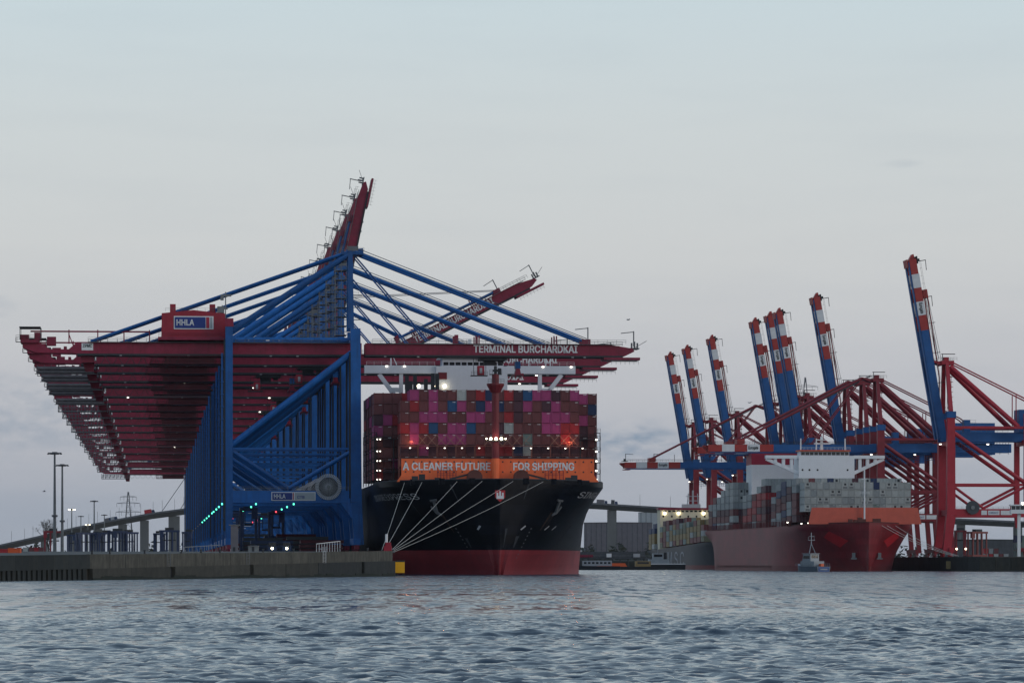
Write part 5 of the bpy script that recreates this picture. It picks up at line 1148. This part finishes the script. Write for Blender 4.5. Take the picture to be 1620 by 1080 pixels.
# quay furniture: handrails, ladder, yellow mark
for px0, px1, lab in ((508, 545, 'pale sloping handrail on the concrete quay end'), (300, 356, 'thin dark handrail along the concrete quay end by the landside legs')):
    rl = thing('handrail', lab, 'handrail', (0, 0, 0)); (a, ta), (b_, tb) = wall_pt(px0, -1), wall_pt(px1, -1); k = 9
    pts = [(a+(b_-a)*i/k) for i in range(k+1)]; tall = 2.2 if px0 == 508 else 1.5
    for i, p in enumerate(pts): z = wall_z(ta+(tb-ta)*i/k); MB().beam((*p, z), (*p, z+tall*(.75+.25*i/k)), .1).build('post', 'letter_white' if px0 == 508 else 'steel_grey', rl)
    z0, z1 = wall_z(ta), wall_z(tb); MB().beam((*pts[0], z0+tall*.76), (*pts[-1], z1+tall*1.01), .12).build('rail', 'letter_white' if px0 == 508 else 'steel_grey', rl)
def ladder(px, lab, mt, top):
    (a, ta) = wall_pt(px, .6); l_ = thing('ladder', lab, 'ladder', (a[0], a[1], wall_z(ta)))
    for xx in (-.3, .3): MB().beam((xx, 0, -2.4), (xx, 0, top), .09).build('stile', mt, l_)
    for k in range(9): MB().beam((-.3, 0, -2.3+k*.3), (.3, 0, -2.3+k*.3), .05).build('rung', mt, l_)
ladder(509, 'white steel ladder on the upper quay wall', 'letter_white', 1.1); ladder(262, 'dull ladder at the dark joint of the quay wall', 'steel_grey', .05); ladder(388, 'grey ladder in the second dark joint of the quay wall', 'steel_grey', .05)
a = P(632.5, 892, 930).xy; ym = thing('channel_mark', 'bright yellow square mark at the quay corner above the water', 'sign', (a[0], a[1], 0)); MB().box(-1.0, 1.1, -.3, .1, .75, 3.2).build('board', 'yellow', ym); m = MB(); m.box(-.9, -.6, -.05, .3, -1, .74); m.box(.7, 1.0, -.05, .3, -1, .74); m.box(-.95, 1.05, -.1, .3, 3.21, 3.6); m.build('bracket', 'dark_steel', ym)
q = E(-4.6, -30); ym = thing('channel_mark', 'faded ochre square mark on the dark far quay wall', 'sign', (q.x, q.y, 0)); MB().box(-1.4, 1.5, -.4, .0, .9, 3.9).build('board', 'container_y', ym); MB().box(-.2, .2, .01, .3, -.5, 4.6).build('bracket', 'dark_steel', ym)
for px, d, lab in ((371, 1080, 'small pale shed on the quay between the crane legs'), (401, 1060, 'low grey equipment box on the quay edge')):
    q = P(px, 892, d); sd_ = thing('shed', lab, 'shed', (q.x, d, QZ-.1)); hh = 7.2 if px == 371 else 1.6; MB().box(-.9 if px == 371 else -1.3, .9 if px == 371 else 1.3, -1.2, 1.2, 0, hh).build('wall', 'building' if px == 371 else 'steel_grey', sd_); MB().box(-1.4, 1.4, -1.4, 1.4, hh+.01, hh+.2).build('roof', 'steel_grey', sd_); MB().box(-.3, .3, -1.28, -1.21, .1, 1.5).build('door', 'dark_steel', sd_)
for i, px in enumerate((431, 454)):
    q = P(px, 892, 1100); t_ = thing('yard_vehicle', ('terminal tractor with one lit headlamp between the crane legs', 'second terminal tractor with lit headlamp nearer the ship')[i], 'vehicle', (q.x, 1100, QZ-.06)); m = MB(); m.prism([(-1.2, .5), (1.2, .5), (1.2, 1.4), (.9, 3.0), (-.9, 3.0), (-1.2, 1.4)], -1, 2); m.build('cab', 'navy', t_); MB().box(-1, 1, -1.06, -1.01, 1.7, 2.7).build('windscreen', 'glass_dark', t_)
    for xx in (-1, 1): MB().tube((xx-.2, .2, .45), (xx+.2, .2, .45), .45, 10).build('wheel', 'tyre', t_)
    smooth(MB().tube((0, -1.2, 1.2), (0, -1.01, 1.2), .34, 10).build('headlight', 'lamp_flood', t_))

for i, (b0, a0, n_, c_) in enumerate(((-9, 14, 3, 'crane_red_dark'), (-11, 62, 4, 'building_dark'), (-22, 40, 3, 'navy'), (-12, 130, 5, 'crane_red_dark'), (-23, 110, 4, 'building_dark'), (-14, 210, 5, 'navy'), (-24, 190, 3, 'crane_red_dark'), (-20, 300, 6, 'building_dark'), (-10, 320, 5, 'navy'))):
    q = Q(b0, a0, QZ-.05); st = thing('hatch_cover_stack', f'stack of dark steel hatch covers, {ORD[i]} from the quay end under the blue cranes', 'hatch covers', q, AX, 'hatch cover stacks under the blue cranes')
    for k in range(n_):
        j = random.uniform(-.25, .25); MB().box(-6+j, 6+j, -5.6+j, 5.6+j, k*1.25+.3, k*1.25+1.2).build('hatch_cover', c_, st)
    for xx in (-4.5, 4.5): MB().box(xx-.3, xx+.3, -4, 4, 0, .29).build('bearer', 'bark', st)
for i, (b0, a0) in enumerate(((-28, 70), (-30, 160), (-17, 170), (-29, 260), (-18, 260))):
    q = Q(b0, a0); px_ = 810+q.x/q.y*F; straddle(px_, q.y, 'navy', AX+1.57, f'navy straddle carrier between the blue crane legs, {ORD[i]} from the quay end', g)
# ================================================================== background buildings and boats at the basin head
def shed(px0, px1, yt, d, col, lab, gable=0., zb=3.4):
    a, b_ = P(px0, yt, d), P(px1, yt, d); t_ = thing('warehouse', lab, 'building', ((a.x+b_.x)/2, d, zb)); w = (b_.x-a.x)/2; h = a.z-zb
    MB().box(-w, w, 0, 40, 0, h).build('wall', col, t_)
    MB().prism([(-w-.5, h+.01), (w+.5, h+.01), (w*.0, h+.3+gable)], -.5, 40.5).build('roof', 'building_dark', t_)
    for k in range(int(w/2.2)): MB().box(-w+1+k*4.4, -w+1.35+k*4.4, -.12, -.01, .2, h-.3).build('cladding_rib', 'building_dark', t_)
    for k in range(max(2, int(w/6))): x = -w+3+k*6*2; MB().box(x, x+3, -.08, -.01, 1, 5).build('door', 'building_dark', t_) if x+3 < w else None
shed(925, 1032, 826, 3520, 'building', 'long grey warehouse behind the bridge pier'); shed(1012, 1042, 810, 3600, 'sign_grey', 'pale blue grey tall building beside the cream deckhouse'); shed(1500, 1620, 853, 2950, 'building_dark', 'dark low warehouse beyond the red crane portal'); shed(0, 60, 868, 2900, 'building_dark', 'dark low shed at the foot of the bridge ramp')
bank = MB(); a, b_ = P(900, 892, 2480), P(1034, 892, 2480); bank.box(a.x, b_.x, 2480, 3100, -2, 4.6); tag(bank.build('bank', 'land'), kind='structure')
pn = thing('jetty', 'dark steel jetty with piles across the basin head', 'jetty', (a.x, 2450, 0)); L_ = b_.x-a.x
MB().box(0, L_, 0, 6, 5.8, 6.8).build('deck', 'building_dark', pn); MB().box(2, L_-6, 1, 5, 6.81, 10.2).build('shed', 'building_dark', pn)
for k in range(11): MB().tube((2+k*(L_-4)/10, .5, -2), (2+k*(L_-4)/10, .5, 5.79), .4, 8).build('pile', 'dark_steel', pn)
m = MB(); m.rail(0, L_, -.1, 6.8, 1.2, 3, .08); m.build('handrail', 'steel_grey', pn)
for x, w_, h_, c in ((6, 8, 3, 'crane_red'), (22, 3, 4.4, 'letter_white'), (38, 4, 4.2, 'letter_grey')): MB().box(x, x+w_, -.6, -.12, 6.9, 6.9+h_*.5).build('equipment_box', c, pn)
def boat_hull(L, B, h, sheer, bowf=.35):
    m = MB(); st = 12; prev = None; v = []; f = []
    for i in range(st+1):
        t_ = i/st; x = -L/2+L*t_; bw_ = B/2*(1 if t_ < 1-bowf else max(.04, 1-((t_-(1-bowf))/bowf)**2)); z = h+sheer*max(0, t_-.4)**2*2.5
        v += [(x, -bw_, z), (x, -bw_*.82, -.8), (x, bw_*.82, -.8), (x, bw_, z)]
    for i in range(st):
        a_ = i*4
        for k in range(3): f.append((a_+k, a_+k+1, a_+k+5, a_+k+4))
        f.append((a_+3, a_, a_+4, a_+7))
    f += [(0, 3, 2, 1), (st*4, st*4+1, st*4+2, st*4+3)]; m.add(v, f); return m
def boat(px, d, rz, L, B, h, hullc, lab, cat, name, sheer=1.):
    q = P(px, 892, d); t_ = thing(name, lab, cat, (q.x, d, 0), rz); boat_hull(L, B, h, sheer).build('hull', hullc, t_); return t_
pb = boat(1283, 1470, R(118), 17, 5.6, 1.9, 'boat_hull', 'small grey and blue patrol boat before the red ship', 'boat', 'patrol_boat', 1.0)
MB().box(-5.5, 3.8, -2.1, 2.1, 1.95, 3.8).build('deckhouse', 'boat_grey', pb); wh = MB().prism([(-2.6, 3.81), (3.0, 3.81), (2.4, 6.4), (-2.4, 6.4)], -1.8, 1.8).build('wheelhouse', 'boat_grey', pb)
MB().box(-2.8, 3.0, -2.0, 2.0, 6.41, 6.6).build('roof', 'letter_grey', wh); MB().box(-8.56, -8.52, -2.3, 2.3, .05, 1.75).build('transom', 'boat_blue', pb)
for yy in (-1.83, 1.81): MB().box(-2.0, 2.3, yy, yy+.02, 4.7, 5.8).build('window', 'glass_dark', wh)
MB().box(-2.52, -2.5, -1.4, 1.4, 4.6, 5.9).build('window', 'glass_dark', wh)
m = MB(); m.beam((-.9, -1.3, 6.6), (-.2, 0, 10.2), .2); m.beam((-.9, 1.3, 6.6), (-.2, 0, 10.2), .2); m.beam((-.2, 0, 9.8), (-.2, 0, 14), .26); m.box(-.5, .1, -1.3, 1.3, 11.2, 11.36); m.box(-.5, .1, -.9, .9, 12.6, 12.74); m.beam((-.2, -1.2, 11.3), (-.2, -1.2, 13), .08); m.beam((-.2, 1.2, 11.3), (-.2, 1.2, 12.6), .08); m.build('mast', 'boat_grey', pb)
m = MB(); m.rail(-8.3, 6, -2.6, 1.95, 1.0, 1.2, .04); m.rail(-8.3, 6, 2.6, 1.95, 1.0, 1.2, .04); m.build('guard_rail', 'boat_grey', pb); MB().box(-7.6, -6.2, -.7, .6, 1.95, 2.9).build('life_raft', 'orange_paint', pb); MB().box(-8.62, -8.57, -1.5, 1.5, .7, 1.1).build('transom_stripe', 'boat_grey', pb)
tg = boat(1045, 2060, R(185), 24, 8, 2.6, 'dark_steel', 'dark tug with a pale wheelhouse lying beside the grey ship', 'tug', 'tugboat', 1.6)
MB().box(-4, 6, -3, 3, 2.7, 5.2).build('deckhouse', 'boat_grey', tg); wh = MB().box(-1, 4, -2.4, 2.4, 5.21, 8.2).build('wheelhouse', 'boat_grey', tg); MB().box(-.6, 3.6, -2.46, -2.41, 6.4, 7.6).build('window', 'glass_dark', wh); MB().box(-.6, 3.6, 2.41, 2.46, 6.4, 7.6).build('window', 'glass_dark', wh); MB().tube((-2.4, 0, 5.2), (-2.4, 0, 8.6), .7, 10).build('funnel', 'dark_steel', tg); MB().beam((1.5, 0, 8.2), (1.5, 0, 13), .2).build('mast', 'boat_grey', tg); MB().box(-12, 11, 3.6, 4.0, 2.6, 3.0).build('rubbing_strake', 'white_paint', tg)
bg = boat(985, 1980, R(182), 34, 7, 1.5, 'dark_steel', 'low dark barge with an orange red cargo cover', 'barge', 'barge', .6); MB().prism([(-2, 1.6), (12.5, 1.6), (11.5, 3.2), (-1, 3.2)], -2.8, 2.8).build('cargo_cover', 'orange_paint', bg); wh = MB().box(-13.5, -6, -2.4, 2.4, 1.6, 4.2).build('cabin', 'container_y', bg); MB().box(-12.5, -7, -2.47, -2.41, 2.9, 3.8).build('window', 'glass_dark', wh); MB().box(-12.5, -7, 2.41, 2.47, 2.9, 3.8).build('window', 'glass_dark', wh)
bg = boat(938, 1950, R(178), 26, 6, 1.8, 'dark_steel', 'dark work boat with long white cabin beside the orange barge', 'boat', 'work_boat', .8); wh = MB().box(-9, 5, -2.2, 2.2, 1.9, 4.4).build('cabin', 'letter_grey', bg)
for k in range(7): MB().box(-8.4+k*1.9, -7.2+k*1.9, -2.27, -2.21, 2.9, 3.8).build('window', 'glass_dark', wh)
for k in range(7): MB().box(-8.4+k*1.9, -7.2+k*1.9, 2.21, 2.27, 2.9, 3.8).build('window', 'glass_dark', wh)
MB().beam((2, 0, 4.4), (2, 0, 8), .16).build('mast', 'dark_steel', bg)
# gulls
for i, (px, py, lab) in enumerate(((70, 777, 'single gull gliding beside the tall light masts'), (994, 506, 'gull high above the tip of the lowered crimson boom'), (1186, 637, 'gull beside the raised blue booms'))):
    q = P(px, py, 700); gl = thing('gull', lab, 'bird', q, .4*i); m = MB(); m.tube((-.28, 0, 0), (.05, 0, .02), .08, 6, .1); m.tube((.05, 0, .02), (.3, 0, .03), .1, 6, .03); m.build('body', 'letter_grey', gl)
    for s in (-1, 1): MB().add([(-.08, s*.08, .03), (.14, s*.08, .03), (.12, s*.42, .2), (-.02, s*.42, .2), (.02, s*.78, .1), (-.02, s*.78, .1)], [(0, 1, 2, 3), (3, 2, 4, 5)]).build('wing', 'steel_grey', gl)

# ================================================================== air
hz_ = MB().box(-9300, 9300, -340, 12300, -4.2, 260)
hm = bpy.data.materials.new('haze'); hm.use_nodes = True; t = hm.node_tree; t.nodes.clear(); o_ = t.nodes.new('ShaderNodeOutputMaterial'); pv_ = t.nodes.new('ShaderNodeVolumePrincipled')
pv_.inputs['Color'].default_value = (.82, .87, .95, 1); pv_.inputs['Density'].default_value = .000008; pv_.inputs['Anisotropy'].default_value = 0.0
t.links.new(pv_.outputs[0], o_.inputs['Volume']); MATS['haze'] = hm
tag(hz_.build('haze', 'haze'), 'thin evening haze over the harbour', 'haze', kind='stuff')
